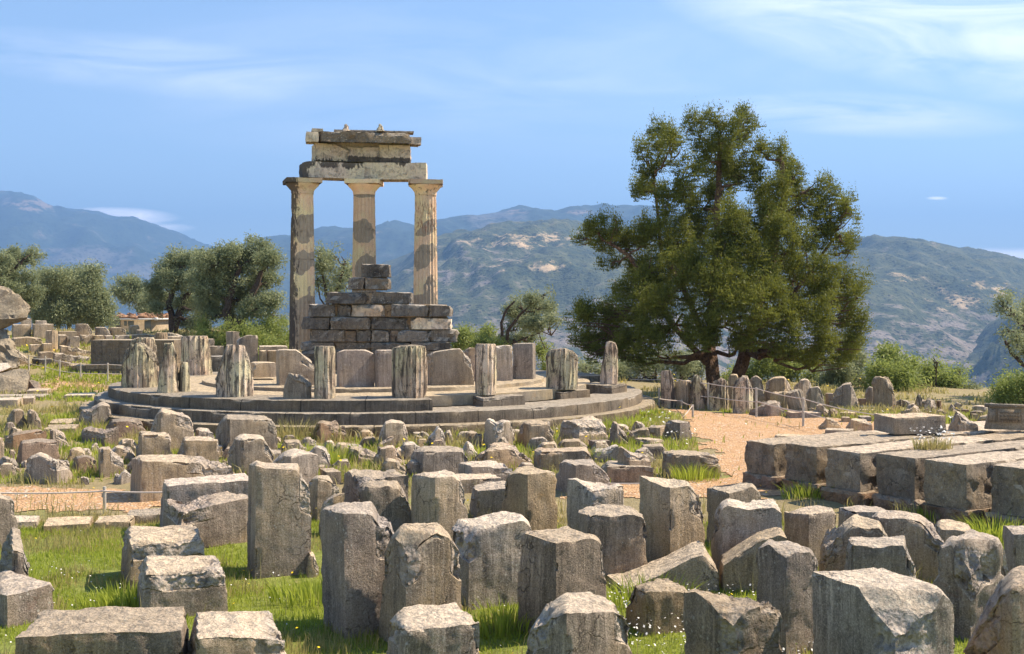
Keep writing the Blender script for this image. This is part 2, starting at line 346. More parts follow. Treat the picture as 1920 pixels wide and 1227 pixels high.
bp = n.new('ShaderNodeBump'); bp.inputs['Strength'].default_value = .9; bp.inputs['Distance'].default_value = .06; n.put(bp.inputs['Height'], n.math('ADD', g2, n.math('MULTIPLY', g3, .5))); n.l.new(bp.outputs[0], b.inputs['Normal'])
groundm = m
m, n, b = newmat('path_gravel'); geo = n.new('ShaderNodeNewGeometry'); P = geo.outputs['Position']
v1 = n.new('ShaderNodeTexVoronoi'); n.put(v1.inputs['Vector'], P); v1.inputs['Scale'].default_value = 22
sepc = n.new('ShaderNodeSeparateColor'); n.l.new(v1.outputs['Color'], sepc.inputs[0])
col = n.mix(sepc.outputs[0], (.42, .24, .115), (.74, .49, .28)); col = n.mix(n.ramp(sepc.outputs[1], .85, .95), col, (.72, .62, .5))
col = n.mix(n.ramp(n.noise(P, 1.1, 5), .4, .65, 0, .55), col, (.68, .43, .22)); col = n.mix(n.ramp(v1.outputs[0], .2, .6, 0, .45), col, (.2, .1, .05))
n.put(b.inputs['Base Color'], col)
bp = n.new('ShaderNodeBump'); bp.inputs['Strength'].default_value = .8; bp.inputs['Distance'].default_value = .03; n.put(bp.inputs['Height'], n.ramp(v1.outputs[0], 0, .6, 1, 0)); n.l.new(bp.outputs[0], b.inputs['Normal'])
gravelm = m

# mountains
def mount_mat(name, veg, veg2, rock, tan, rocky, tanny, sc1):
    m, n, b = newmat(name); geo = n.new('ShaderNodeNewGeometry'); P = geo.outputs['Position']
    a1 = n.noise(P, sc1 * .35, 8, .6, .5); a2 = n.noise(P, sc1 * 2, 7, .68); a3 = n.noise(P, sc1 * 9, 4, .7)
    vd = n.voro(P, sc1 * 10)
    col = n.mix(n.ramp(a2, .35, .65), veg, veg2)
    rk = n.math('ADD', n.attr('rocky'), n.math('MULTIPLY', n.math('SUBTRACT', a2, .5), 2.6)); rkc = n.mix(n.ramp(a3, .3, .7), tuple(c * .55 for c in rock), rock)
    col = n.mix(n.ramp(rk, .55, .85, 0, rocky), col, rkc)
    tk = n.math('ADD', n.attr('tan'), n.math('MULTIPLY', n.math('SUBTRACT', a2, .5), 2.2)); col = n.mix(n.ramp(tk, .6, .85, 0, tanny), col, tan)
    col = n.mix(n.ramp(n.math('ADD', vd, n.math('MULTIPLY', a2, .3)), .50, .42, 0, .9), col, tuple(c * .35 for c in veg))
    n.put(b.inputs['Base Color'], col); b.inputs['Roughness'].default_value = 1
    bp = n.new('ShaderNodeBump'); bp.inputs['Strength'].default_value = 1; bp.inputs['Distance'].default_value = 10; n.put(bp.inputs['Height'], n.math('ADD', a2, n.math('MULTIPLY', a3, .4))); n.l.new(bp.outputs[0], b.inputs['Normal'])
    return m
mtA = mount_mat('far_slope', (.025, .042, .03), (.05, .07, .045), (.26, .22, .21), (.30, .22, .16), .5, .8, .0035)
mtB = mount_mat('near_slope', (.035, .052, .028), (.12, .125, .055), (.34, .28, .25), (.58, .42, .24), .8, 1, .010)

# ------------------------------------------------------------------ terrain
def axis(a0, a1, step, far0, far1):
    c = list(np.arange(a0, a1, step)); s = step; x = a1
    while x < far1: c.append(x); s *= 1.16; x += s
    c.append(far1); s = step; x = a0 - step; lo = []
    while x > far0: lo.append(x); s *= 1.16; x -= s
    lo.append(far0); return np.array(lo[::-1] + c)
xs = axis(-26, 26, .22, -14000, 14000); ys = axis(4, 46, .22, -40, 14000)
XX, YY = np.meshgrid(xs, ys, indexing='xy')
ZZ = Gn(XX, YY)
nx, ny = len(xs), len(ys); ii = np.arange(nx * ny).reshape(ny, nx)
Qg = np.stack([ii[:-1, :-1].ravel(), ii[:-1, 1:].ravel(), ii[1:, 1:].ravel(), ii[1:, :-1].ravel()], 1)
def greenf(x, y):
    g = np.full(np.shape(x), .30)
    g = np.where((y < 13.6), .95, g)
    g = np.where((y > 36), .22, g)
    g = g + fbm(np.stack([x, y, x * 0], -1).reshape(-1, 3), .5, 3).reshape(np.shape(x)) * .5
    return g
tag(mesh_np('ground', np.stack([XX.ravel(), YY.ravel(), ZZ.ravel()], 1), Qg, groundm, attrs={'green': greenf(XX, YY).ravel()}, sharp=None), kind='structure')
# gravel path: across the field, then up past the round temple
def inpoly(x, y, poly):
    r = np.zeros(np.shape(x), bool); k = len(poly)
    for i in range(k):
        x0, y0 = poly[i]; x1, y1 = poly[(i + 1) % k]
        c = ((y0 > y) != (y1 > y)) & (x < (x1 - x0) * (y - y0) / (y1 - y0 + 1e-12) + x0); r ^= c
    return r
def pg(*pts): return [gxy(a, b_, 0)[:2] for a, b_ in pts]
PATH = [(.95, 15.7), (3.4, 15.3), (5.8, 17.5), (7.4, 20.2), (9.2, 23.2), (8.6, 25.8), (6.9, 27.3), (5.0, 29.0), (3.6, 29.4), (4.0, 26.8), (3.7, 22.5), (3.35, 20.0), (3.1, 17.6), (2.2, 16.9), (1.0, 16.8)]
PATHL = [(-30, 14.5), (-4.9, 14.5), (-4.3, 15.4), (-4.6, 16.4), (-30, 16.7)]
PAD = pg((-40, 742), (50, 738), (190, 742), (225, 735), (200, 722), (110, 716), (60, 725), (-40, 735))
def path_sheet(name, poly, step=.075):
    p = np.array(poly); x0, y0 = p.min(0) - .5; x1, y1 = p.max(0) + .5
    gx = np.arange(x0, x1, step); gy = np.arange(y0, y1, step); A, B = np.meshgrid(gx, gy)
    nse = np.stack([A, B, A * 0], -1).reshape(-1, 3)
    jx = fbm(nse, 1.1, 6, .65).reshape(A.shape) * .8; jy = fbm(nse + 31, 1.1, 6, .65).reshape(A.shape) * .8
    inside = inpoly(A + jx, B + jy, poly)
    Z = Gn(A, B) + .010; id_ = np.arange(A.size).reshape(A.shape)
    f = inside[:-1, :-1] & inside[1:, 1:] & inside[:-1, 1:] & inside[1:, :-1]
    Q = np.stack([id_[:-1, :-1][f], id_[:-1, 1:][f], id_[1:, 1:][f], id_[1:, :-1][f]], 1)
    us, inv = np.unique(Q, return_inverse=True)
    V = np.stack([A.ravel(), B.ravel(), Z.ravel()], 1)[us]
    return tag(mesh_np(name, V, inv.reshape(Q.shape), gravelm, sharp=None), kind='structure')
path_sheet('gravel_path', PATH); path_sheet('gravel_path', PATHL); path_sheet('gravel_path', PAD)

# mountains: real ridges at their own distance
def ridge(name, prof, D, span, foot, mat, rockyf, tanf, amp, seed, x0=-900, x1=2900, nu=620, nv=90, crestn=.0014, back=.35):
    pxs = np.linspace(x0, x1, nu); py = np.interp(pxs, [p[0] for p in prof], [p[1] for p in prof])
    v = np.linspace(0, 1 + back, nv); PX, VV = np.meshgrid(pxs, v)
    Y = D - span * (1 - VV); X = (PX - CX) / F * Y * (1 + 0 * VV)
    cz = (CZ + (HZ - py) * D / F)[None, :] * np.ones_like(VV)
    s = np.where(VV < 1, np.sin(np.clip(VV, 0, 1) * pi / 2) ** .9, 1 - (VV - 1) * 1.2)
    Z = foot + (cz - foot) * s
    p = np.stack([X, Y, X * 0 + seed * 1000], -1).reshape(-1, 3)
    r = 1 - np.abs(fbm(p * (1, .45, 1), 1 / (span * .18), 5)).reshape(X.shape) * 2.2
    env = np.sin(np.clip(VV, 0, 1) * pi) ** .8
    Z = Z + (r - .6) * amp * env + fbm(p, 1 / (span * .05), 4).reshape(X.shape) * amp * .25 * env + fbm(p + 77, 60 / D, 5).reshape(X.shape) * D * crestn
    PYs = HZ - (Z - CZ) * F / Y
    id_ = np.arange(X.size).reshape(X.shape)
    Q = np.stack([id_[:-1, :-1].ravel(), id_[:-1, 1:].ravel(), id_[1:, 1:].ravel(), id_[1:, :-1].ravel()], 1)
    rk = rockyf(PX, PYs, VV); tn = tanf(PX, PYs, VV)
    o = mesh_np(name, np.stack([X.ravel(), Y.ravel(), Z.ravel()], 1), Q, mat, attrs={'rocky': rk.ravel(), 'tan': tn.ravel()}, sharp=None)
    return tag(o, kind='structure')
el = lambda x, y, cx, cy, rx, ry: np.clip(1.4 - ((x - cx) / rx) ** 2 - ((y - cy) / ry) ** 2, 0, 1)
M1 = [(-900, 300), (-300, 400), (-60, 380), (0, 376), (25, 374), (60, 382), (100, 398), (180, 408), (212, 417), (250, 415), (310, 440), (372, 462), (450, 492), (520, 520), (620, 560), (760, 620), (1400, 700), (2900, 700)]
M2 = [(-900, 640), (200, 560), (400, 480), (500, 453), (545, 450), (600, 438), (660, 430), (700, 427), (745, 425), (775, 428), (820, 421), (855, 417), (900, 411), (950, 402), (975, 396), (1000, 403), (1040, 406), (1075, 399), (1120, 397), (1200, 397), (1260, 402), (1400, 430), (1560, 470), (1800, 500), (2900, 560)]
M3 = [(-900, 720), (300, 640), (560, 590), (640, 545), (700, 510), (760, 482), (800, 462), (880, 444), (950, 433), (1040, 427), (1100, 430), (1180, 445), (1300, 470), (1420, 490), (1520, 480), (1600, 461), (1640, 456), (1700, 458), (1750, 462), (1800, 474), (1860, 486), (1920, 497), (2100, 520), (2900, 600)]
M4 = [(-900, 860), (1400, 830), (1640, 770), (1700, 728), (1760, 688), (1800, 655), (1850, 622), (1900, 592), (1960, 560), (2200, 480), (2900, 400)]
ridge('far_mountain', M1, 9000, 4500, -250, mtA, lambda x, y, v: .35 + .5 * el(x, y, 150, 480, 90, 20) + .4 * el(x, y, 250, 505, 60, 20) + .3 * el(x, y, 20, 376, 40, 10), lambda x, y, v: .3 + .5 * el(x, y, 60, 385, 60, 12), 110, 1)
ridge('middle_mountain', M2, 6500, 3000, -250, mtA, lambda x, y, v: .32 + .55 * el(x, y, 930, 415, 60, 22) + .3 * el(x, y, 1090, 400, 30, 6), lambda x, y, v: .2 + .6 * el(x, y, 712, 443, 14, 12) + .6 * el(x, y, 972, 398, 22, 6) + .6 * el(x, y, 1080, 400, 25, 6), 80, 2)
ridge('near_mountain', M3, 3600, 2200, -230, mtB, lambda x, y, v: .28 + .45 * np.clip((y - 545) / 80, 0, 1) + .25 * el(x, y, 880, 500, 150, 50), lambda x, y, v: .22 + .38 * el(x, y, 985, 452, 125, 19) + .3 * el(x, y, 1000, 500, 120, 16) + .42 * el(x, y, 1830, 540, 80, 28) + .34 * el(x, y, 1680, 520, 60, 14) + .3 * el(x, y, 1780, 570, 60, 20), 62, 3, nu=800, nv=150)
ridge('gorge_slope', M4, 2300, 1500, -240, mtB, lambda x, y, v: .2 + .5 * np.clip((y - 640) / 80, 0, 1), lambda x, y, v: .05 + 0 * x, 90, 4, nu=420)
for q, (px, top, r) in enumerate(((24, 367, 1.2), (29.5, 364, 1.6), (33, 368, 1.2))):
    Y = 9000; x = X_(px, Y); base = Z_(378, Y); tp = Z_(top, Y)
    vq = [tube([(x, Y, base), (x, Y, tp)], [r * 2, r], 5)] + [boxvq(x - r * 2.6, x + r * 2.6, Y - r, Y + r, base + (tp - base) * t, base + (tp - base) * t + 3) for t in (.7, .9)]
    V, Q = merge(vq); o = mesh_np('antenna_mast', V, Q, mastm, loc=(x, Y, base), smooth=False)
    tag(o, ('short antenna mast on the left summit, leftmost of three', 'tallest antenna mast in the middle of the left summit', 'antenna mast on the left summit, rightmost of three')[q], 'antenna mast', 'antenna masts on the far summit')

# haze: closed box of even air round everything
hv = boxvq(-15000, 15000, -60, 14500, -330, 1250)
hm = bpy.data.materials.new('haze'); hm.use_nodes = True; hn = NT(hm.node_tree); hn.n.clear()
pv = hn.new('ShaderNodeVolumePrincipled'); pv.inputs['Color'].default_value = (.285, .535, 1, 1); pv.inputs['Density'].default_value = 1.6e-4; pv.inputs['Anisotropy'].default_value = .1
ho = hn.new('ShaderNodeOutputMaterial'); hn.l.new(pv.outputs[0], ho.inputs['Volume'])
tag(mesh_np('haze', hv[0], hv[1], hm, smooth=False), kind='stuff')

# ------------------------------------------------------------------ stones
SEED = [0]
BASES = []                                          # footprints, kept free of grass
def stone(label, xl, xm, xr, yb, top, th=62, d=None, rough=1.0, name='limestone_block', cat='stone block', mat=lime, z0=None, chips=(), tilt=(0, 0), lean=None, group=None, sink=.12, whole=False, wear=1.0, Y=None, parent=None, arc=False):
    """block on the ground: silhouette edge columns xl..xr, nearest upright edge xm, base row yb, top row or outline of the front top edge"""
    SEED[0] += 1; rs = np.random.default_rng(SEED[0]); R = random.Random(SEED[0])
    if mat is lime: mat = R.choice([lime, lime, greyl, greyl, rusty, limew])
    if Y is not None: g = float(G2(X_(xm, Y), Y)) if z0 is None else z0; Nx, Ny = X_(xm, Y), Y
    else: Nx, Ny, g = gxy(xm, yb, z0)
    t = radians(th); u = np.array([-cos(t), sin(t)]); v = np.array([sin(t), cos(t)])
    def hit(dv, px):
        k = (px - CX) / F; den = dv[0] - k * dv[1]
        return (k * Ny - Nx) / den if abs(den) > 1e-6 else -1
    wpx = (xr - xl) / F * Ny; dflt = d if d else min(max(wpx * .75, .25), .9)
    best = None
    for tt in np.arange(-35, 126, 1.5):
        t_ = radians(tt); u_1 = np.array([-cos(t_), sin(t_)]); v_1 = np.array([sin(t_), cos(t_)])
        lf = xm - xl >= 3; rf_ = xr - xm >= 3
        a1 = hit(u_1, xl) if lf else dflt; b1 = hit(v_1, xr) if rf_ else dflt
        if a1 <= 0.05 or b1 <= .05 or a1 > 9 or b1 > 9: continue
        sm = a1 if (xm - xl) < (xr - xm) else b1
        bk = np.array([Nx, Ny]) + a1 * u_1 + b1 * v_1; pb = CX + F * bk[0] / bk[1]
        ex = max(0, pb - xr, xl - pb) / (xr - xl)
        cost = math.log(sm / dflt) ** 2 * .6 + ((tt - th) / 60) ** 2 + 3 * ex ** 2
        if best is None or cost < best[0]: best = (cost, tt, a1, b1)
    if best: t = radians(best[1]); a, b_ = best[2], best[3]
    else: a = b_ = dflt; print('NOFIT', label)
    u = np.array([-cos(t), sin(t)]); v = np.array([sin(t), cos(t)])
    lim = max(2.0 * wpx, .35)
    if a > lim or b_ > lim: print('LONG', label, round(a, 2), round(b_, 2), round(wpx, 2))
    a = min(max(a, .1), lim); b_ = min(max(b_, .1), lim)
    if isinstance(top, (int, float)): hz = Z_(top, Ny) - g; prof = None
    else:
        prof = top; pxs = np.array([q[0] for q in prof], float); pys = np.array([q[1] for q in prof], float)
    def zfront(px):
        px = np.clip(px, xl, xr); k = (px - CX) / F
        with np.errstate(all='ignore'):
            al = (k * Ny - Nx) / (u[0] - k * u[1]); be = (k * Ny - Nx) / (v[0] - k * v[1])
        dep = np.where(px < xm, Ny + np.clip(np.nan_to_num(al), 0, a) * u[1], Ny + np.clip(np.nan_to_num(be), 0, b_) * v[1])
        return CZ - (np.interp(px, pxs, pys) - HZ) * dep / F - g
    if prof is not None: hz = float(zfront(np.linspace(xl, xr, 40)).max())
    hz = max(hz, .05)
    res = min(max(Ny * .0026, .02), .12)
    na, nb, nk = [max(3, int(math.ceil(q / res))) for q in (a, b_, hz + sink)]
    na, nb, nk = min(na, 60), min(nb, 60), min(nk, 64)
    I, J, K, Q = lattice(na, nb, nk)
    fa, fb, fk = I / na, J / nb, K / nk
    A = fa * a; B = fb * b_
    # worn plan and slight batter
    jit = rs.normal(size=(4, 2)) * .02 * wear * min(a, b_)
    wts = np.stack([(1 - fa) * (1 - fb), fa * (1 - fb), (1 - fa) * fb, fa * fb], 1)
    dA, dB = (wts @ jit).T
    A = A + dA; B = B + dB
    cA, cB = a / 2, b_ / 2; tp = 1 - .05 * wear * fk * R.random()
    A = cA + (A - cA) * tp; B = cB + (B - cB) * tp
    wx = Nx + A * u[0] + B * v[0]; wy = Ny + A * u[1] + B * v[1]
    P = np.full(len(A), hz)
    if prof is not None: P = zfront(CX + F * wx / wy)
    flat = P.copy()
    P = P + tilt[0] * (A - 0) + tilt[1] * (B - 0)
    for c in chips:
        kind, uu, vv, ww = c; m = None
        if kind == 'N': m = A / uu + B / vv
        elif kind == 'L': m = (a - A) / uu + B / vv
        elif kind == 'R': m = A / uu + (b_ - B) / vv
        elif kind == 'K': m = (a - A) / uu + (b_ - B) / vv
        elif kind == 'F': m = B / vv                # along the left face's top edge
        elif kind == 'G': m = A / uu                # along the right face's top edge
        q = wx * 3.1 + wy * 2.7
        m = m + .12 * np.sin(q * 2.3 + SEED[0]) + .06 * np.sin(q * 7.1)
        P = np.minimum(P, hz - ww * np.clip(1 - m, 0, 1) ** .85)
    P = np.maximum(P, .03)
    brk = np.clip((P.max() - P - .07 * hz) / max(.10 * hz, .02), 0, 1) * (fk > .72) if (prof is not None or chips) else np.zeros(len(A))
    if whole: brk = brk * 0
    tn = fbm(np.stack([wx * 1.0, wy, wx * 0 + SEED[0]], 1), 3.5, 5, .6) * .016 * rough + facet(np.stack([wx, wy, wx * 0 + SEED[0]], 1), 5.0) * .045 * rough * (.12 + brk)
    P = P + tn * np.minimum(1, hz / .3)
    z = -sink + (hz * fk + sink * fk) * (P + sink) / (hz + sink)
    # displacement of the skin
    nA = np.where(I == 0, -1, np.where(I == na, 1, 0)).astype(float); nB = np.where(J == 0, -1, np.where(J == nb, 1, 0)).astype(float)
    nZ = np.where(K == nk, 1.0, 0); nn = np.sqrt(nA ** 2 + nB ** 2 + nZ ** 2); nA, nB, nZ = nA / nn, nB / nn, nZ / nn
    W3 = np.stack([wx, wy, z + SEED[0] * 3.7], 1)
    dE = np.sort(np.stack([np.minimum(fa, 1 - fa) * a, np.minimum(fb, 1 - fb) * b_, np.maximum(P - z, 0)], 1), axis=1)[:, 1]   # distance to the second face
    cw = .035 * wear * min(1.0, wpx / .35) + .012
    ch = np.clip(1 - dE / cw, 0, 1) * (.005 + .042 * np.clip(facet(W3, 3.5) * 1.2 + fbm(W3, 5, 3) * .5 - .05, 0, 1)) * wear
    br2 = np.clip(brk + np.clip(ch * 30 - .4, 0, 1), 0, 1)
    disp = fbm(W3, 1.6, 3) * .014 * rough + fbm(W3, 7, 4) * .006 * rough + (facet(W3, 5.5) - .6 * br2) * (.006 + .036 * br2) * min(rough, 1.6) * min(1, wpx / .5) + (facet(W3, 13) - .3) * .016 * (.15 + br2) * min(1, wpx / .5) - ch
    A2 = A + nA * disp; B2 = B + nB * disp; z2 = z + nZ * disp * .8
    V = np.stack([Nx + A2 * u[0] + B2 * v[0], Ny + A2 * u[1] + B2 * v[1], g + z2], 1)
    if lean:
        c = np.array([Nx + cA * u[0] + cB * v[0], Ny + cA * u[1] + cB * v[1], g]); M = np.array(Matrix.Rotation(radians(lean), 3, 'Y'))
        V = (V - c) @ M.T + c
    loc = (Nx + cA * u[0] + cB * v[0], Ny + cA * u[1] + cB * v[1], g)
    BASES.append((loc[0], loc[1], max(a, b_) * .5, a, b_, Nx, Ny, t))
    at = {'br': br2}
    if arc: at['arc'] = A
    o = mesh_np(name, V, Q, mat, loc=loc, attrs=at, parent=parent)
    if parent is None: tag(o, label, cat, group)
    elif label: o['label'] = label
    return o
def stump(label, xl, xr, yb, top, z0=None, flutes=20, name='fluted_column_stump', cat='column stump', mat=marble, rot=0.0, squash=1.0, lean=None, lean2=None, group=None, foot=0.0, rough=1.0, Y=None, fl=.055, sink=.03, slope=0.0):
    SEED[0] += 1; S = SEED[0]
    cx = (xl + xr) / 2
    if Y is not None: X = X_(cx, Y); g = float(G2(X, Y)) if z0 is None else z0
    else: X, Y, g = gxy(cx, yb, z0)
    r = (xr - xl) / 2 / F * Y; Y += r * squash; X = X_(cx, Y)
    if isinstance(top, (int, float)): prof = [(xl, top), (xr, top)]
    else: prof = top
    pxs = [q[0] for q in prof]; pys = [q[1] for q in prof]
    res = min(max(Y * .0022, .02), .1)
    nt = max(48, min(200, flutes * 8)); hz = Z_(min(pys), Y - r * squash) - g
    nk = int(max(8, min(60, hz / res))); nr = int(max(4, min(24, r / res)))
    th = np.arange(nt) / nt * 2 * pi + rot
    K, T = np.meshgrid(np.arange(nk + 1) / nk, th, indexing='ij')
    Rr = np.ones_like(T)
    Kc, Tc = np.meshgrid(1 - np.arange(1, nr + 1) / nr * .985, th, indexing='ij')
    kk = np.concatenate([K.ravel(), np.ones(Kc.size)]); tt = np.concatenate([T.ravel(), Tc.ravel()]); rf = np.concatenate([np.ones(K.size), Kc.ravel()])
    flu = (1 - fl * np.abs(np.cos((tt - rot) * flutes / 2)) ** .8) if flutes else 1.0
    rad = r * rf * flu
    if foot: rad = rad * (1 - foot * np.clip(1 - kk / .22, 0, 1) ** 1.5 * (.6 + .4 * np.sin(tt * 3 + S)))
    wx = X + np.cos(tt) * rad; wy = Y + np.sin(tt) * rad * squash
    px = CX + F * wx / wy
    front = Y - r * squash * np.sqrt(np.clip(1 - ((px - cx) / max((xr - xl) / 2, 1)) ** 2, 0, 1))
    P = CZ - (np.interp(px, pxs, pys) - HZ) * front / F - g
    P = P + slope * (wy - (Y - r * squash))
    pm = P.max(); brk = np.clip((pm - P) / (.12 * pm + .01), 0, 1) * (kk > .8)
    w2 = np.stack([wx, wy, wx * 0 + S], 1)
    P = np.maximum(P + (fbm(w2, 3, 4) * .05 + facet(w2, 6) * .05 * (brk + .2)) * rough * min(1, r / .3), .04)
    z = -sink + kk * (P + sink)
    W3 = np.stack([wx, wy, z + S * 2.9], 1)
    bat = np.clip(fbm(W3, 1.9, 3) - .1, 0, 1) * .10 * rough * r / .4      # battered flutes
    edge = np.clip(1 - (P - z) / .07, 0, 1) * (rf > .97) * .025
    disp = fbm(W3, 8, 4) * .008 * rough + facet(W3, 5) * (.010 + .04 * np.clip(brk + bat * 10, 0, 1)) * rough * min(1, r / .35) - bat - edge
    side = (rf > .97).astype(float)
    wx = wx + np.cos(tt) * disp * side; wy = wy + np.sin(tt) * disp * side; z = z + disp * (1 - side) * .8
    V = np.stack([wx, wy, g + z], 1); n1 = nk + 1 + nr
    id_ = np.arange(n1 * nt).reshape(n1, nt); nx_ = np.roll(id_, -1, 1)
    Q = np.stack([id_[:-1].ravel(), nx_[:-1].ravel(), nx_[1:].ravel(), id_[1:].ravel()], 1)
    c = V[id_[-1]].mean(0); V = np.concatenate([V, [c]]); tri = np.stack([id_[-1], nx_[-1], np.full(nt, len(V) - 1)], 1)
    if lean is not None:
        o_ = np.array([X, Y, g]); V = (V - o_) @ np.array(Matrix.Rotation(radians(lean), 3, 'Y')).T + o_
        if lean2: V = (V - o_) @ np.array(Matrix.Rotation(radians(lean2), 3, 'X')).T + o_
    BASES.append((X, Y, r, 0, 0, X, Y, None))
    br = np.append(np.clip(brk + bat * 9, 0, 1) * .8, 1)
    o = mesh_np(name, V, Q, mat, loc=(X, Y, g), attrs={'br': br}, tri=tri)
    return tag(o, label, cat, group)
def rock(label, pts, mat=lime, name='boulder', cat='boulder', rough=1.0, res=None, parent=None):
    """boulder through points given as (column, row, distance)"""
    import bmesh
    SEED[0] += 1; S = SEED[0]
    bm = bmesh.new()
    for px, py, Y in pts: bm.verts.new((X_(px, Y), Y, Z_(py, Y)))
    r = bmesh.ops.convex_hull(bm, input=bm.verts)
    loose = [v for v in bm.verts if not v.link_faces]; bmesh.ops.delete(bm, geom=loose, context='VERTS')
    bmesh.ops.triangulate(bm, faces=bm.faces[:])
    Ym = np.mean([p[2] for p in pts]); res = res or max(Ym * .005, .05)
    for _ in range(8):
        e = [x for x in bm.edges if x.calc_length() > res]
        if not e: break
        bmesh.ops.subdivide_edges(bm, edges=e, cuts=1); bmesh.ops.triangulate(bm, faces=[f for f in bm.faces if len(f.verts) > 3])
    bm.normal_update(); bm.verts.ensure_lookup_table()
    V = np.array([v.co[:] for v in bm.verts]); Nn = np.array([v.normal[:] for v in bm.verts]); T = np.array([[v.index for v in f.verts] for f in bm.faces])
    bm.free(); W = V + S * 5.3
    V = V + Nn * (fbm(W, 1.3, 4) * .10 + facet(W, 1.6) * .12 + fbm(W, 6, 4) * .02)[:, None] * rough * min(1, Ym / 30)
    loc = (V[:, 0].mean(), V[:, 1].mean(), V[:, 2].min())
    return tag(mesh_np(name, V, T, mat, loc=loc, attrs={'br': np.clip(facet(W, 2) + .1, 0, 1) * .35}, parent=parent), label, cat)
B = stone
RF = 'broken limestone blocks standing in the foreground field'
def D(*a, **k): return stone(*a, **k)
# --- foreground left
B('long flat slab lying at the bottom left corner of the field', 25, 345, 362, 1284, [(25, 1195), (200, 1186), (345, 1182), (362, 1178)], th=5, d=.75)
B('low rough-topped block at the bottom edge right of the long flat slab', 354, 368, 538, 1300, [(354, 1200), (440, 1194), (538, 1200)], th=80, d=.7, rough=1.1)
B('squat block with three dowel holes, nearer of the two in the left grass', 258, 275, 430, 1160, [(258, 1068), (275, 1073), (400, 1072), (421, 1070), (430, 1100)], th=74, d=.72, chips=[('G', .12, .2, .07)], rough=.8)
B('squat block with dowel holes, farther of the two in the left grass', 225, 244, 386, 1100, [(225, 1008), (244, 1014), (345, 1012), (372, 1004), (386, 1024)], th=74, d=.85, chips=[('G', .12, .2, .06)], rough=.8)
B('wide leaning block with chipped corner left of the tall dark slab', 302, 340, 476, 1035, [(302, 934), (340, 962), (400, 948), (476, 932)], th=68, d=.8)
B('long pale-topped block behind the wide leaning block at left', 298, 306, 476, 1001, [(298, 914), (390, 905), (476, 902)], th=72, d=.75)
B('long low block with a thin broken lip at its right end', 244, 262, 447, 935, [(244, 862), (262, 866), (335, 866), (380, 869), (386, 877), (447, 879)], th=78, d=.75)
B('tall dark grey slab with a broken right shoulder, in the left grass', 461, 478, 583, 1081, [(461, 872), (478, 874), (491, 878), (555, 880), (562, 898), (572, 905), (583, 915)], th=68, d=.42, rough=.6, lean=1)
B('small dark stone at the foot of the tall dark slab', 572, 578, 595, 1078, [(572, 1055), (580, 1042), (590, 1046), (595, 1065)], name='rubble_stone', cat='rubble', rough=1.5)
B('tallest stained slab with stepped right top in the middle foreground', 602, 648, 756, 1190, [(602, 960), (611, 955), (650, 962), (700, 964), (715, 985), (735, 984), (742, 1000), (756, 1004)], th=60, lean=-1)
B('gabled slab with fractured left shoulder behind the low square block', 712, 757, 872, 1215, [(712, 1052), (730, 1020), (750, 1005), (790, 1003), (820, 1000), (842, 1010), (858, 1032), (872, 1040)], th=62, d=.45, chips=[('N', .3, .25, .2)])
B('low square block with pale crystalline top at the bottom centre', 720, 757, 907, 1300, [(720, 1168), (757, 1184), (830, 1178), (907, 1168)], th=70, d=.62, chips=[('L', .2, .2, .1)])
B('upright slab with a rounded broken top left of the tallest centre-right slab', 840, 886, 1004, 1135, [(840, 975), (886, 995), (930, 985), (980, 976), (996, 990), (1004, 1010)], th=62, chips=[('F', .1, .14, .12)], rough=1.3)
B('tall two-faced slab with sharp front corner right of centre foreground', 973, 1045, 1137, 1205, [(973, 1010), (985, 1000), (1045, 1018), (1110, 1010), (1124, 1016), (1137, 1040)], th=48, d=.6)
B('slab with rounded left shoulder at the bottom edge right of centre', 982, 1062, 1188, 1330, [(982, 1225), (990, 1195), (1004, 1175), (1030, 1157), (1060, 1149), (1150, 1149), (1174, 1158), (1188, 1185)], th=62, d=.45)
B('huge square block with a chipped front corner at bottom right', 1520, 1676, 1805, 1429, 1126, th=76, d=None, chips=[('N', .30, .42, .22), ('R', .3, .14, .14)], rough=.8)
B('tall block with a crumbling top left of the huge square block', 1411, 1475, 1541, 1240, [(1411, 1060), (1422, 1030), (1440, 1020), (1475, 1036), (1520, 1036), (1532, 1050), (1541, 1075)], th=55, chips=[('N', .2, .2, .1)], rough=1.4)
B('broad rough block with gabled top at the bottom edge left of the huge block', 1283, 1372, 1478, 1380, [(1283, 1108), (1300, 1106), (1372, 1160), (1420, 1150), (1465, 1145), (1478, 1190)], th=60, chips=[('N', .25, .3, .16)], rough=1.4)
B('tilted slab lying with its smooth face up, right of centre', 1134, 1168, 1356, 1112, [(1134, 1080), (1168, 1106), (1240, 1078), (1297, 1046), (1320, 1040), (1345, 1070), (1356, 1092)], th=72, d=.75, rough=.7, whole=True)
B('second tilted slab leaning behind the crumbling tall block', 1345, 1352, 1480, 1105, [(1345, 1070), (1380, 1045), (1420, 1018), (1462, 1004), (1480, 1012)], th=74, d=.55, rough=.8, whole=True)
B('pitted squat block left of the small upright chip, centre right', 1072, 1100, 1220, 1085, [(1072, 985), (1082, 962), (1100, 968), (1180, 964), (1208, 975), (1220, 1010)], th=66, d=.6, rough=2.0)
B('small upright broken chip between the pitted block and the red-brown slab', 1208, 1220, 1288, 1050, [(1208, 958), (1230, 956), (1270, 964), (1278, 985), (1288, 1012)], th=66, d=.3, rough=1.8)
B('upright block with notched right top left of the red-brown slab', 1062, 1110, 1181, 1035, [(1062, 897), (1080, 900), (1110, 920), (1140, 918), (1168, 908), (1176, 930), (1181, 945)], th=58)
B('upright pale block with a straight right edge behind the centre slabs', 938, 990, 1046, 1015, [(938, 912), (952, 892), (970, 886), (990, 890), (1046, 884)], th=58)
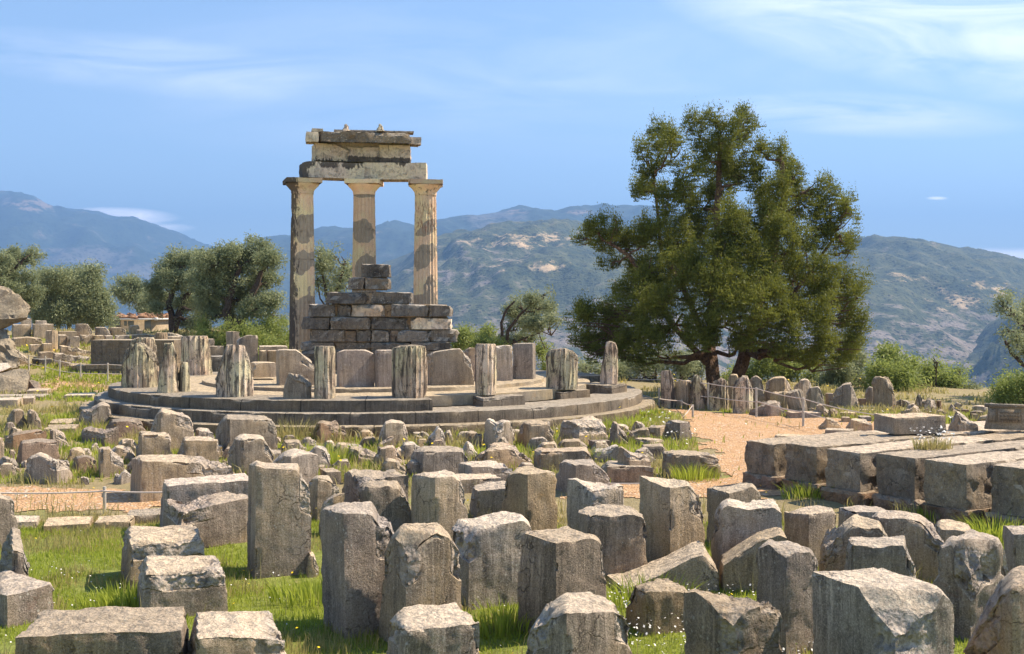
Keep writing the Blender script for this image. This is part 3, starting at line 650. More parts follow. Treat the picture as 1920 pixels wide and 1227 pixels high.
B('red-brown slab with sloping shoulder right of centre', 1199, 1257, 1323, 1060, [(1199, 892), (1257, 917), (1290, 912), (1308, 925), (1318, 945), (1323, 975)], th=52, mat=limew)
B('pale block with a clean left face beside the red-brown slab', 1321, 1368, 1438, 1020, [(1321, 914), (1368, 924), (1410, 914), (1424, 925), (1438, 945)], th=54)
B('hunched block with a scalloped crown right of the red-brown slab', 1333, 1352, 1474, 1075, [(1333, 985), (1340, 965), (1365, 950), (1400, 958), (1450, 952), (1468, 962), (1474, 985)], th=70, d=.6, rough=1.7)
B('two-faced squat block with sharp edge right of the hunched block', 1469, 1515, 1577, 1055, [(1469, 960), (1515, 964), (1560, 958), (1572, 972), (1577, 992)], th=52)
B('low block with a flat top behind the wedge stones at right', 1570, 1602, 1678, 1030, [(1570, 952), (1602, 960), (1678, 962)], th=66, d=.5)
B('large wedge slab with a bolt hole and sloping right side', 1630, 1645, 1776, 1085, [(1630, 972), (1700, 972), (1725, 978), (1745, 992), (1760, 1008), (1776, 1022)], th=74, d=.5)
B('reddish pointed rock left of the wedge slab with the bolt hole', 1534, 1545, 1671, 1095, [(1534, 1040), (1560, 1012), (1598, 984), (1625, 990), (1648, 990), (1671, 1018)], th=70, d=.5, mat=limew, rough=2.2)
B('low block with ragged right end in front of the reddish pointed rock', 1575, 1592, 1726, 1130, [(1575, 1055), (1590, 1024), (1640, 1026), (1695, 1022), (1704, 1045), (1726, 1074)], th=72, d=.5, rough=1.3)
B('lumpy upright boulder block right of the huge square block', 1748, 1822, 1896, 1200, [(1748, 1048), (1762, 1030), (1785, 1022), (1822, 1024), (1850, 1022), (1872, 1018), (1886, 1040), (1896, 1096)], th=52, chips=[('N', .2, .35, .3)], rough=2.0)
B('arched slab cut off by the bottom right corner', 1808, 1900, 2010, 1400, [(1808, 1228), (1822, 1195), (1838, 1165), (1858, 1135), (1875, 1115), (1900, 1098), (1930, 1088), (2010, 1090)], th=64, d=.5)
B('block cut off by the right edge behind the arched slab', 1878, 1898, 1975, 1120, 1000, th=70, d=.5, rough=1.3)
B('low slab peeking out behind the lumpy upright boulder block', 1745, 1762, 1832, 1060, [(1745, 992), (1790, 993), (1832, 1002)], th=68, d=.6)
B('low rough stone among white flowers at the bottom', 1168, 1212, 1302, 1195, [(1168, 1125), (1185, 1108), (1212, 1112), (1250, 1108), (1290, 1112), (1302, 1125)], th=62, d=.5, rough=2.0)
B('small corner of a slab at the very bottom right', 1862, 1880, 1960, 1300, [(1862, 1222), (1880, 1219), (1960, 1219)], th=80, d=.4)
B('block with broken right corner behind the tallest stained slab', 770, 815, 877, 1020, [(770, 888), (815, 897), (850, 892), (862, 902), (877, 925)], th=60)
B('wide block with a chipped left front, behind the hooded small block', 637, 673, 769, 975, [(637, 882), (655, 884), (673, 896), (720, 896), (769, 890)], th=64, chips=[('N', .3, .5, .16), ('L', .3, .3, .12)], rough=1.2)
B('hooded small block in front of the wide chipped block', 664, 690, 780, 1012, [(664, 932), (678, 915), (720, 912), (745, 914), (762, 930), (772, 952), (780, 982)], th=66, d=.5, rough=1.4)
B('dark rubble lump between the tall dark slab and the wide chipped block', 574, 596, 641, 985, [(574, 905), (590, 897), (615, 900), (641, 912)], th=60, rough=2.2, name='rubble_stone', cat='rubble')
B('dark wedge stone against the tallest stained slab', 596, 606, 646, 1012, [(596, 968), (606, 948), (625, 935), (646, 925)], th=70, rough=1.5, name='rubble_stone', cat='rubble')
B('low long block with pale top left of the pale upright block', 856, 885, 966, 912, [(856, 868), (885, 876), (966, 878)], th=66, d=.7)
B('flat slab half hidden behind the low blocks at centre', 800, 815, 942, 925, 902, th=76, d=.55)
B('low block with a wavy top edge in front of the flat centre slab', 878, 892, 992, 978, [(878, 915), (892, 922), (940, 915), (978, 918), (992, 928)], th=74, d=.65, rough=1.2)
# --- left foreground edge
B('grey block cut off by the left edge above the white rock', -70, -20, 34, 1025, [(-70, 930), (20, 936), (30, 945), (34, 965)], th=60, rough=1.2)
B('low sloping slab under the white rock at the left edge', -80, 10, 106, 1178, [(-80, 1110), (10, 1118), (70, 1104), (95, 1098), (106, 1112)], th=68, d=.7)
B('whitish rough rock resting at the left edge', -60, 22, 59, 1126, [(-60, 1030), (22, 1034), (45, 1040), (55, 1062), (59, 1090)], th=70, d=.45, rough=2.2, name='rubble_stone', cat='rubble')
B('block cut off by the left edge beside the brown conglomerate block', -40, -20, 10, 875, 824, th=60)
# --- left middle band
B('square block with a sharp right corner standing by the left path', 40, 107, 139, 907, [(40, 880), (48, 862), (75, 854), (107, 866), (128, 864), (139, 880)], th=32, rough=1.2)
B('brown conglomerate block stepped at the front, left field', 27, 40, 113, 876, [(27, 860), (38, 832), (70, 828), (113, 830)], th=74, d=.5, mat=brown, name='conglomerate_block')
B('long brown block lying behind the stepped conglomerate block', 8, 24, 88, 848, [(8, 818), (50, 812), (88, 808)], th=72, d=.4, mat=brown, name='conglomerate_block')
B('small pink stone left of the pale notched stone', 133, 145, 182, 886, [(133, 862), (160, 857), (182, 862)], th=66, mat=brown, name='rubble_stone', cat='rubble')
B('pale upright stone with a curved notch by the left path', 182, 190, 237, 893, [(182, 843), (205, 842), (215, 856), (232, 864), (237, 885)], th=76, d=.3)
B('white angular splinter lying in the left grass', 88, 98, 136, 843, [(88, 812), (98, 806), (118, 818), (136, 835)], th=60, d=.25, name='rubble_stone', cat='rubble', rough=2)
B('small pale stone just above the pale notched stone', 165, 172, 192, 850, [(165, 842), (180, 832), (192, 842)], th=60, d=.25, name='rubble_stone', cat='rubble', rough=2)
B('small flat stone left of the small pale stone in the left grass', 146, 152, 172, 860, [(146, 846), (172, 844)], th=60, d=.3, name='rubble_stone', cat='rubble')
B('domed stone near the left edge, left half of a pair', 9, 26, 51, 808, [(9, 788), (24, 770), (40, 768), (51, 778)], th=60, rough=1.5)
B('smooth half-domed stone near the left edge, right half of a pair', 51, 54, 80, 809, [(51, 770), (65, 772), (75, 785), (80, 800)], th=82, d=.5)
B('upended block tilted on its corner left of the round steps', 148, 166, 211, 803, [(148, 775), (165, 770), (185, 757), (200, 758), (211, 782)], th=60, lean=8, rough=1.3)
B('long block with its end toward the viewer, left of the ochre lump', 137, 197, 223, 836, [(137, 816), (160, 806), (197, 812), (223, 800)], th=64, d=None)
B('ochre lump under the round steps at left', 196, 215, 276, 818, [(196, 792), (230, 790), (265, 792), (276, 804)], th=70, mat=brown, rough=1.5)
B('short block with rough top left of the big sloping block', 254, 266, 322, 870, [(254, 832), (262, 815), (318, 818), (322, 840)], th=74, d=.55, rough=1.8)
B('dark grey block with a rounded right shoulder below the steps', 281, 300, 367, 848, [(281, 806), (290, 784), (302, 771), (355, 783), (364, 795), (367, 812)], th=70, d=.6)
B('low broad block in front of the rounded dark block', 331, 348, 413, 874, [(331, 850), (344, 826), (409, 826), (413, 840)], th=76, d=.55, rough=1.3)
B('small flat block between the rounded dark block and the long grey block', 365, 372, 403, 842, [(365, 805), (403, 812)], th=76, d=.5)
B('large long grey block with a flat top below the steps', 401, 425, 521, 857, [(401, 812), (410, 795), (425, 786), (500, 788), (516, 795), (521, 812)], th=74, d=.85)
B('hunched block in front of the large long grey block', 429, 452, 517, 895, [(429, 842), (440, 826), (455, 823), (492, 823), (504, 838), (517, 862)], th=72, d=.6, rough=1.3)
B('squared block with a ragged left end beside the tall dark slab', 504, 546, 600, 907, [(504, 870), (520, 858), (546, 854), (596, 852), (600, 862)], th=74, d=.6)
# --- middle band
B('reddish lumpy rubble at the foot of the steps', 582, 600, 656, 832, [(582, 818), (592, 798), (605, 793), (630, 800), (648, 806), (656, 822)], mat=brown, rough=2.0, name='rubble_stone', cat='rubble')
B('small flat slab against the lowest step behind the reddish rubble', 641, 648, 674, 814, [(641, 799), (674, 800)], d=.4, mat=limew)
B('domed grey block with weeds on top before the steps', 704, 722, 771, 843, [(704, 838), (712, 812), (722, 796), (735, 792), (758, 796), (766, 815), (771, 838)], th=70, d=.5)
B('thin wedge leaning on the domed grey block', 703, 708, 739, 846, [(703, 840), (715, 828), (732, 820), (739, 820)], th=82, d=.15)
B('block with a broken right face in the yellow grass below the steps', 518, 532, 580, 857, [(518, 850), (533, 829), (560, 829), (568, 838), (580, 842)], th=72, rough=1.3)
B('small white stone behind the block in the yellow grass', 563, 570, 597, 840, [(563, 828), (580, 822), (597, 832)], d=.3, rough=1.6, name='rubble_stone', cat='rubble')
B('low pitted stone left of the two flat stones', 604, 612, 637, 844, [(604, 832), (620, 828), (637, 836)], d=.4, rough=1.6, name='rubble_stone', cat='rubble')
B('flat stone lying in the yellow grass right of the low pitted stone', 637, 645, 682, 844, [(637, 836), (682, 837)], d=.4, name='rubble_stone', cat='rubble')
B('rounded rocky mound behind the squared ragged block', 577, 592, 628, 882, [(577, 846), (595, 839), (610, 848), (620, 862), (628, 876)], rough=2.0, name='rubble_stone', cat='rubble')
B('peaked block with flat right half in the middle band', 646, 668, 716, 873, [(646, 862), (655, 838), (664, 843), (690, 850), (716, 852)], th=72, d=.5, rough=1.2)
B('pale fissured rock right of the peaked block', 699, 722, 767, 880, [(699, 846), (720, 842), (738, 840), (750, 856), (767, 874)], rough=2.2, name='rubble_stone', cat='rubble')
B('rough grey rock behind the long dark-faced block', 741, 760, 802, 862, [(741, 848), (757, 834), (775, 834), (802, 850)], rough=2.2, name='rubble_stone', cat='rubble')
B('flat paving slab left of the wide chipped block', 598, 612, 640, 906, 886, d=.5)
B('ochre round stone right of the large long grey block', 519, 528, 543, 822, [(519, 812), (530, 803), (543, 812)], mat=brown, rough=1.6, name='rubble_stone', cat='rubble')
B('gravelly pale hump below the lowest step', 660, 680, 706, 830, [(660, 822), (680, 810), (706, 812)], mat=limew, rough=1.8, name='rubble_stone', cat='rubble')
B('pointed grey wedge below the steps at centre', 794, 815, 840, 844, [(794, 840), (803, 820), (822, 803), (832, 812), (840, 838)], th=66, d=.4)
B('flat slab behind the pointed grey wedge', 770, 778, 803, 824, 813, d=.5, mat=limew)
B('small squared stone right of the pointed grey wedge', 830, 838, 852, 836, [(830, 812), (845, 810), (852, 828)], d=.4, mat=limew)
B('craggy low stone left of the two-faced block below the steps', 864, 880, 905, 838, [(864, 826), (876, 812), (905, 812)], rough=2.0, d=.4)
B('two-faced block with a rocky crown at the foot of the steps', 905, 931, 966, 840, [(905, 792), (915, 786), (931, 796), (952, 790), (962, 794), (966, 812)], th=58, chips=[('N', .2, .4, .12)], rough=1.3)
B('dark craggy block with a thin pale cap below the steps', 970, 992, 1041, 837, [(970, 800), (985, 795), (1010, 793), (1028, 797), (1041, 822)], th=70, d=.6, rough=2.0)
B('little pyramid stone in the grass at centre', 858, 872, 901, 859, [(858, 854), (868, 838), (876, 830), (888, 842), (901, 856)], rough=1.0, name='rubble_stone', cat='rubble', d=.35)
B('long dark-faced block in the middle of the rubble band', 764, 795, 884, 893, [(764, 862), (776, 848), (795, 848), (868, 847), (876, 856), (884, 866)], th=72, d=.75)
B('craggy spread of rock right of the long dark-faced block', 878, 930, 1004, 882, [(878, 864), (900, 852), (925, 842), (965, 844), (985, 854), (1004, 868)], th=70, d=.6, rough=2.4)
B('small rough block behind the long grooved block', 989, 1002, 1046, 849, [(989, 840), (994, 824), (1018, 823), (1034, 832), (1046, 842)], rough=1.7, d=.4)
B('grassy heap stone left of the small rough block', 925, 940, 962, 846, [(925, 838), (942, 822), (962, 836)], rough=2, mat=limew, name='rubble_stone', cat='rubble')
B('large sloped rock face with a dark left side below the right steps', 1044, 1084, 1143, 833, [(1044, 828), (1053, 788), (1084, 793), (1110, 786), (1132, 792), (1143, 812)], th=54, rough=1.6, chips=[('G', .3, .3, .15)])
B('pointed rock leaning on the large sloped rock', 1141, 1152, 1184, 836, [(1141, 802), (1150, 792), (1158, 797), (1170, 812), (1184, 832)], rough=1.6, d=.4)
B('low flat stone in front of the large sloped rock', 1042, 1056, 1104, 844, [(1042, 832), (1060, 828), (1085, 827), (1104, 838)], d=.4)
B('low brown stone right of the low flat stone', 1102, 1112, 1145, 843, 828, d=.35, mat=brown)
B('long flat block with a grooved right end in the middle band', 998, 1012, 1117, 889, [(998, 846), (1012, 848), (1098, 846), (1110, 854), (1117, 866)], th=78, d=.6)
B('curved low kerb stone left of the L-shaped block', 1108, 1112, 1160, 864, [(1108, 846), (1135, 842), (1160, 836)], th=82, d=.35, rough=.7)
B('long kerb slab under the L-shaped block', 1124, 1140, 1230, 904, [(1124, 874), (1230, 877)], th=76, d=.75, rough=.6)
B('L-shaped block with a deep shaded notch on the kerb slab', 1156, 1180, 1225, 874, [(1156, 842), (1164, 838), (1180, 852), (1225, 856)], th=52, z0=.22, rough=.8)
B('arched end block with a dark left face before the kerb slab', 1042, 1077, 1149, 925, [(1042, 872), (1060, 866), (1077, 872), (1110, 872), (1130, 880), (1142, 892), (1149, 906)], th=60, rough=1.2)
B('small grey block left of the block pair beside the path', 1174, 1184, 1226, 829, [(1174, 812), (1215, 805), (1226, 824)], th=74, d=.5)
B('cracked block left of the squared block beside the path', 1205, 1239, 1253, 827, [(1205, 803), (1239, 801), (1253, 796)], th=25, d=None, rough=1.4)
B('squared block with a dark left face beside the gravel path', 1246, 1277, 1298, 827, [(1246, 789), (1277, 793), (1293, 792), (1298, 806)], th=48)
B('flat pale slab below the small grey block', 1190, 1218, 1246, 839, 826, th=60)
B('low block below the flat pale slab near the path', 1196, 1204, 1252, 858, [(1196, 838), (1240, 836), (1252, 842)], th=80, d=.4)
B('long weathered block lying beside the gravel path', 1240, 1262, 1353, 894, [(1240, 850), (1262, 852), (1340, 856), (1353, 862)], th=76, d=.55, rough=1.3)
# --- fragments behind the right path
GR_ = 'fluted column fragments in a row beyond the path'
stump('tall split fluted shard at the left end of the row beyond the path', 1239, 1267, 765, [(1239, 696), (1257, 696), (1262, 708), (1267, 728)], flutes=16)
stump('dark flat-topped drum second from the left beyond the path', 1266, 1297, 765, [(1266, 716), (1297, 715)], mat=limew)
stump('fluted stump with a slanting right top third in the row', 1294, 1329, 767, [(1294, 722), (1300, 706), (1308, 705), (1329, 730)])
stump('golden domed fluted stump in front of the big tree trunk', 1327, 1367, 769, [(1327, 735), (1340, 718), (1353, 710), (1364, 716), (1367, 735)])
B('dark upright slab behind the golden domed stump', 1363, 1370, 1386, 762, [(1363, 712), (1368, 703), (1383, 703), (1386, 712)], d=.5)
stump('grey pointed fluted stump right of the golden domed stump', 1373, 1412, 774, [(1373, 725), (1382, 715), (1392, 707), (1402, 707), (1408, 722), (1412, 732)], flutes=14)
B('weathered upright slab behind the grey pointed stump', 1404, 1412, 1434, 763, [(1404, 712), (1418, 706), (1430, 714), (1434, 728)], d=.45, rough=1.6)
B('broad gabled block beyond the path', 1432, 1470, 1487, 761, [(1432, 718), (1450, 710), (1470, 709), (1480, 718), (1487, 732)], th=25, d=.8)
stump('low flat fluted drum before the broad gabled block', 1444, 1482, 768, [(1444, 738), (1482, 736)], mat=limew)
stump('fluted drum leaning to the left beyond the path', 1482, 1516, 777, 733, lean=-16, mat=limew, flutes=16)
B('low triangular rock at the path edge', 1403, 1440, 1475, 780, [(1403, 770), (1430, 760), (1455, 755), (1475, 768)], rough=1.4)
B('peaked dark block behind the round-topped block', 1486, 1505, 1527, 764, [(1486, 728), (1500, 714), (1515, 712), (1527, 728)], rough=1.3, Y=30.4)
B('round-topped grey block right of the leaning drum', 1508, 1520, 1548, 771, [(1508, 740), (1518, 728), (1535, 726), (1545, 742), (1548, 756)], rough=1.2)
B('upright block with a swept right side beyond the path', 1560, 1595, 1610, 770, [(1560, 736), (1572, 728), (1582, 722), (1595, 719), (1601, 730), (1610, 748)], th=25)
B('small dark stone between the round-topped and swept blocks', 1547, 1552, 1563, 760, [(1547, 738), (1563, 738)], d=.3, name='rubble_stone', cat='rubble')
B('small orange stone right of the swept block', 1608, 1613, 1624, 764, 748, mat=brown, name='rubble_stone', cat='rubble')
stump('short dark stump left of the tall boulder-topped stone', 1622, 1642, 763, [(1622, 735), (1630, 726), (1642, 728)], mat=limew, flutes=14)
stump('tall stone with a bulging boulder top at the right of the row', 1637, 1679, 770, [(1637, 712), (1648, 709), (1660, 712), (1672, 724), (1679, 742)], mat=limew, flutes=14, rough=1.8)
B('golden pointed slab near the olive bushes', 1713, 1718, 1730, 767, [(1713, 760), (1718, 744), (1724, 738), (1730, 750)], mat=marble, d=.25)
B('cream squared stone right of the golden pointed slab', 1733, 1745, 1756, 772, [(1733, 750), (1756, 752)], mat=marble, d=.4)
B('dark stone touching the cream squared stone', 1755, 1758, 1766, 769, 752, mat=brown, d=.3, name='rubble_stone', cat='rubble')
B('weathered stone right of the cream squared stone', 1775, 1783, 1798, 770, [(1775, 764), (1784, 758), (1798, 766)], rough=1.8, name='rubble_stone', cat='rubble')
B('long pale slab on top of the far right rubble', 1820, 1832, 1857, 774, [(1820, 762), (1840, 762), (1857, 766)], d=.5, rough=1.2, name='rubble_stone', cat='rubble')
B('ochre stone in the far right rubble, leftmost', 1792, 1800, 1819, 777, [(1792, 768), (1819, 769)], mat=brown, d=.4, name='rubble_stone', cat='rubble')
B('brown squared stone in the middle of the far right rubble', 1816, 1824, 1846, 785, [(1816, 772), (1846, 772)], mat=brown, d=.4, name='rubble_stone', cat='rubble')
B('flat stone in the far right rubble beside the plaque block', 1830, 1840, 1862, 797, [(1830, 784), (1862, 779)], mat=limew, d=.5, name='rubble_stone', cat='rubble')
B('small grey cube in the far right rubble', 1821, 1826, 1834, 788, 777, d=.3, name='rubble_stone', cat='rubble')
B('rounded rubble lump behind the boulder-topped stone', 1679, 1683, 1693, 764, [(1679, 752), (1693, 748)], rough=1.8, d=.3, name='rubble_stone', cat='rubble')
B('flat rubble stone right of the rounded lump', 1690, 1696, 1709, 762, [(1690, 750), (1709, 754)], rough=1.8, d=.3, name='rubble_stone', cat='rubble')
B('dark angular stone behind the big flat block', 1694, 1712, 1730, 772, [(1694, 766), (1712, 758), (1730, 768)], rough=1.6, d=.4)
B('angular block at the foot of the round-topped grey block', 1524, 1545, 1560, 782, [(1524, 762), (1538, 758), (1560, 776)], rough=1.4, mat=limew)
B('low grey stone between the swept block and the path rope', 1570, 1578, 1606, 770, [(1570, 764), (1590, 760), (1606, 766)], rough=1.6, d=.4)
B('thin slab upper of two below the short dark stump', 1605, 1612, 1644, 771, 763, d=.5)
B('thin pale slab lower of two below the short dark stump', 1607, 1614, 1642, 778, 769, d=.4)
B('flat-topped block near the last rope post', 1570, 1590, 1610, 785, [(1570, 774), (1610, 774)], th=70, mat=limew, d=.5)
B('long flat slab lying across the base of the leaning drum', 1472, 1480, 1541, 783, 774, th=80, d=.6)
B('brown mound stone right of the last rope post', 1530, 1550, 1577, 803, [(1530, 796), (1550, 786), (1577, 792)], mat=limew, rough=1.8)
B('fluted half-buried fragment left of the big flat block', 1584, 1600, 1637, 808, [(1584, 796), (1595, 788), (1637, 792)], th=74, d=.5, mat=limew)
B('small slab behind the half-buried fluted fragment', 1606, 1614, 1636, 790, 782, d=.4)
B('little stone between the mound stone and the buried fragment', 1576, 1580, 1596, 792, 783, d=.3, name='rubble_stone', cat='rubble')

# --- right foundation: parallel beams on a footing
A_ = np.array([.845, .535]); N_ = np.array([.535, -.845]); O_ = np.array([3.6, 16.4]) 
def bar(label, s0, s1, n0, n1, z0, z1, mat=roughg, name='foundation_beam', cat='stone beam', rough=1.6, parent=None, O=O_, Av=A_, Nv=N_, group=None, wear=.9, arc=False, soot=None, ztop=None):
    """block between distances s along the beams and n across them"""
    SEED[0] += 1; S = SEED[0]; L = s1 - s0; W = n1 - n0; H = z1 - z0
    Yc = (O + Av * s0 + Nv * (n0 + n1) / 2)[1]; res = min(max(Yc * .0030, .03), .14)
    na, nb, nk = max(3, min(110, int(L / res))), max(3, min(60, int(W / res))), max(3, min(40, int(H / res)))
    I, J, K, Q = lattice(na, nb, nk); fa, fb, fk = I / na, J / nb, K / nk
    x = s0 + fa * L; y = n0 + fb * W; z = z0 + fk * H * (ztop(fa) if ztop else 1)
    P0 = O[None] + x[:, None] * Av + y[:, None] * Nv; W3 = np.stack([P0[:, 0], P0[:, 1], z + S * 3.1], 1)
    nA = np.where(I == 0, -1, np.where(I == na, 1, 0)).astype(float); nB = np.where(J == 0, -1, np.where(J == nb, 1, 0)).astype(float); nZ = (K == nk) * 1.0
    nn = np.sqrt(nA ** 2 + nB ** 2 + nZ ** 2); dE = np.sort(np.stack([np.minimum(fa, 1 - fa) * L, np.minimum(fb, 1 - fb) * W, (1 - fk) * H], 1), 1)[:, 1]
    ch = np.clip(1 - dE / (.08 * wear), 0, 1) ** 1.5 * (.010 + .055 * np.clip(facet(W3, 3.0) + fbm(W3, 4, 3) * .5, 0, 1)) * wear * min(1, H / .35)
    sk = 1 - nZ * .75
    disp = (fbm(W3, 1.5, 3) * .03 + fbm(W3, 7, 4) * .011 + facet(W3, 5) * .028) * rough * sk * min(1, H / .3) - ch
    x = x + nA / nn * disp; y = y + nB / nn * disp; z = z + nZ / nn * disp
    V2 = O[None] + x[:, None] * Av + y[:, None] * Nv
    V = np.stack([V2[:, 0], V2[:, 1], z], 1); c = O + Av * (s0 + s1) / 2 + Nv * (n0 + n1) / 2
    br = np.clip(ch * 22 - .3, 0, 1) * (1 - nZ * .3) + (1 - nZ) * .25
    at = {'br': br}
    if arc: at['arc'] = x
    if soot: at['soot'] = np.clip(soot(fa, fk) + fbm(W3 * (1, 1, .35), 3, 4) * .25, 0, 1)
    if Av[0] * Nv[1] - Av[1] * Nv[0] < 0: Q = Q[:, ::-1]
    o = mesh_np(name, V, Q, mat, loc=(c[0], c[1], z0), attrs=at, parent=parent)
    BASES.append((c[0], c[1], min(L, W) / 2, 0, 0, 0, 0, None))
    if parent is None: tag(o, label, cat, group)
    elif label: o['label'] = label
    return o
names = ['farthest', 'second farthest', 'third', 'fourth', 'fifth', 'nearest']
st0 = [0.05, .05, .0, .08, .0, .15]; zt = [.66, .70, .71, .72, .74, .76]
split = [[2.6, 6.5], [3.4, 7.2], [2.9, 7.0], [2.2, 6.4], [1.6, 5.5], [1.2, 4.0]]
for k in range(6):
    n0 = k * .80 - .32; s0 = st0[k]
    bounds = [s0] + split[k]
    for j in range(len(bounds) - 1):
        w_ = ['left', 'right'][j]
        bar(f'{w_} block of the {names[k]} beam in the grey stone foundation at right', bounds[j] + (.012 if j else 0), bounds[j + 1], n0 + (.03 * j), n0 + .60, .19, zt[k] - .012 * j, rough=1.05, wear=.8)
    bar(f'brown footing stone under the {names[k]} beam of the right foundation', s0 - .05, s0 + .95, n0 - .02, n0 + .66, -.1, .185, mat=brown, name='footing_stone', cat='footing stone', rough=2.2)
    bar(f'dark footing course running right under the {names[k]} foundation beam', s0 + .97, s0 + 3.6, n0 + .0, n0 + .64, -.1, .18, mat=limew, name='footing_stone', cat='footing stone', rough=2)
B('big flat rectangular block lying on the foundation beams', 1636, 1677, 1777, 815, [(1636, 775), (1677, 784), (1777, 779)], th=62, z0=.73, name='flat_stone_block', sink=0, rough=.5, wear=.7)
B('triangular tilted slab lying behind the plaque block on the foundation', 1777, 1800, 1836, 806, [(1777, 796), (1792, 772), (1800, 777), (1818, 790), (1836, 800)], th=60, z0=.72, sink=.05, rough=.8)
# carved block with rows of round pegs
e = empty('carved_plaque_block', (X_(1884, 17.4), 17.4, .73), 'grey block with carved panel of round pegs at the right edge', 'carved block')
O2 = np.array([X_(1846, 17.5), 17.5]); A2 = np.array([.93, -.36]); N2 = np.array([.36, .93])
SEED[0] += 1
def slabbody():
    I, J, K, Q = lattice(30, 8, 14); fa, fb, fk = I / 30, J / 8, K / 14
    x = fa * .66; x = np.where(fa < .5, x + fk * .09 * (1 - fa * 2), x); y = fb * .26; z = fk * (.34 + .05 * (1 - fa))
    W = np.stack([x + 40, y, z], 1); dsp = fbm(W, 8, 4) * .01
    V = O2 + (x + dsp)[:, None] * A2 + (y + dsp)[:, None] * N2
    return np.stack([V[:, 0], V[:, 1], .735 + z], 1), Q[:, ::-1] if A2[0] * N2[1] - A2[1] * N2[0] < 0 else Q
V, Q = slabbody(); mesh_np('body', V, Q, limew, parent=e, loc=(O2[0], O2[1], .73), attrs={'br': V[:, 0] * 0})
def obox(O, Av, Nv, x0, x1, y0, y1, z0, z1):
    V, Q = boxvq(x0, x1, y0, y1, z0, z1); W = O + V[:, :1] * Av + V[:, 1:2] * Nv
    return np.stack([W[:, 0], W[:, 1], V[:, 2]], 1), Q
for x0, x1 in ((.05, .16), (.19, .52)):
    V, Q = obox(O2, A2, N2, x0, x1, -.03, .01, .735 + .12, .735 + .32); mesh_np('panel', V, Q, limew, parent=e, loc=(O2[0], O2[1], .8), smooth=False)
V, Q = obox(O2, A2, N2, .0, .68, -.035, .1, .735 + .345, .735 + .395); mesh_np('cornice', V, Q, weath, parent=e, loc=(O2[0], O2[1], 1.1), smooth=False)
pv_ = []
for r_ in range(3):
    for c_ in range(6):
        xx = .235 + c_ * .05; zz = .735 + .16 + r_ * .055; c = O2 + A2 * xx
        pv_.append(tube([(c[0], c[1], zz), (c[0] - N2[0] * .045, c[1] - N2[1] * .045, zz)], [.017, .013], 7))
V, Q = merge(pv_); mesh_np('pegs', V, Q, marble, parent=e, loc=(O2[0], O2[1], .85))

# --- round temple platform
TX, TY = -3.64, 30.0
base = empty('round_temple_platform', (TX, TY, 0), 'round stepped platform of worn dark limestone carrying the column stumps', 'stepped platform')
def ring(name, r0, r1, z0, z1, a0, a1, mat, seed, closed=False, wear=1.0, parent=base, dz=0):
    na = int((a1 - a0) * r1 / .07); nk = max(4, int((z1 - z0) / .05)); nr = max(3, int((r1 - r0) / .07))
    a = np.linspace(a0, a1, na + 1)
    prof = [(r0, z0 + (z1 - z0) * i / nk, 0) for i in range(nk)] + [(r0 + (r1 - r0) * i / nr, z1, 1) for i in range(nr)] + [(r1, z1 - (z1 - z0) * i / nk, 2) for i in range(nk + 1)]
    pr = np.array(prof); R, A = np.meshgrid(pr[:, 0], a); Zz = np.meshgrid(pr[:, 1], a)[0]; KD = np.meshgrid(pr[:, 2], a)[0]
    W = np.stack([R * np.cos(A), R * np.sin(A), Zz + seed * 9], -1).reshape(-1, 3)
    dE = np.where(KD == 1, r1 - R, z1 - Zz); big = np.clip(fbm(W, .8, 3) - .12, 0, 1) * .22 * wear
    ch = np.clip(1 - dE / .09, 0, 1) * (.008 + .05 * np.clip(fbm(W, 2.6, 3) + .05, 0, 1) + big).reshape(R.shape) * wear
    ds = (fbm(W, 1.2, 3) * .012 + fbm(W, 9, 3) * .005 + facet(W, 4) * .008).reshape(R.shape)
    R2 = R + np.where(KD == 2, ds - ch, 0); Z2 = Zz + np.where(KD == 1, ds * .7 - ch * .6, np.where((KD == 2) & (dE < .001), -ch * .6, 0))
    # steps sink a little between blocks
    X = TX + R2 * np.cos(A); Y = TY + R2 * np.sin(A)
    m = pr.shape[0]; id_ = np.arange((na + 1) * m).reshape(na + 1, m)
    Q = np.stack([id_[:-1, :-1].ravel(), id_[:-1, 1:].ravel(), id_[1:, 1:].ravel(), id_[1:, :-1].ravel()], 1)[:, ::-1]
    V = np.stack([X.ravel(), Y.ravel(), Z2.ravel()], 1); arc = (A * r1).ravel(); br = np.clip(ch * 18 - .2, 0, 1).ravel() * .8
    tri = None
    if not closed:
        # end caps
        E = []
        for e0 in (0, na):
            c = len(V); V = np.concatenate([V, [[TX + (r0 + r1) / 2 * cos(a[e0]), TY + (r0 + r1) / 2 * sin(a[e0]), (z0 + z1) / 2]]]); arc = np.append(arc, 0.3); br = np.append(br, .4)
            for j in range(m - 1): E.append((id_[e0, j], id_[e0, j + 1], c) if e0 == 0 else (id_[e0, j + 1], id_[e0, j], c))
            E.append((id_[e0, m - 1], id_[e0, 0], c) if e0 == 0 else (id_[e0, 0], id_[e0, m - 1], c))
        tri = np.array(E)
    return mesh_np(name, V, Q, mat, loc=(TX, TY, 0), attrs={'br': br, 'arc': arc}, parent=parent, tri=tri)
ring('step', 6.2, 7.42, -.1, .235, -pi, pi, stepm, 1)
ring('step', 5.9, 7.08, .236, .475, -pi, pi, stepm, 2)
ring('step', 5.5, 6.75, .476, .715, radians(17), radians(287), stepm, 3)
fl = ring('floor', .02, 5.72, .476, .712, -pi, pi, floorm, 4, wear=.6)
cb = empty('cella_ring', (TX, TY, .72), 'low circular stone sill carrying the inner wall blocks of the round temple', 'stone sill')
ring('sill', 3.55, 4.5, .714, .80, -pi, pi, floorm, 5, wear=.8, parent=cb)
TB = 'round temple'
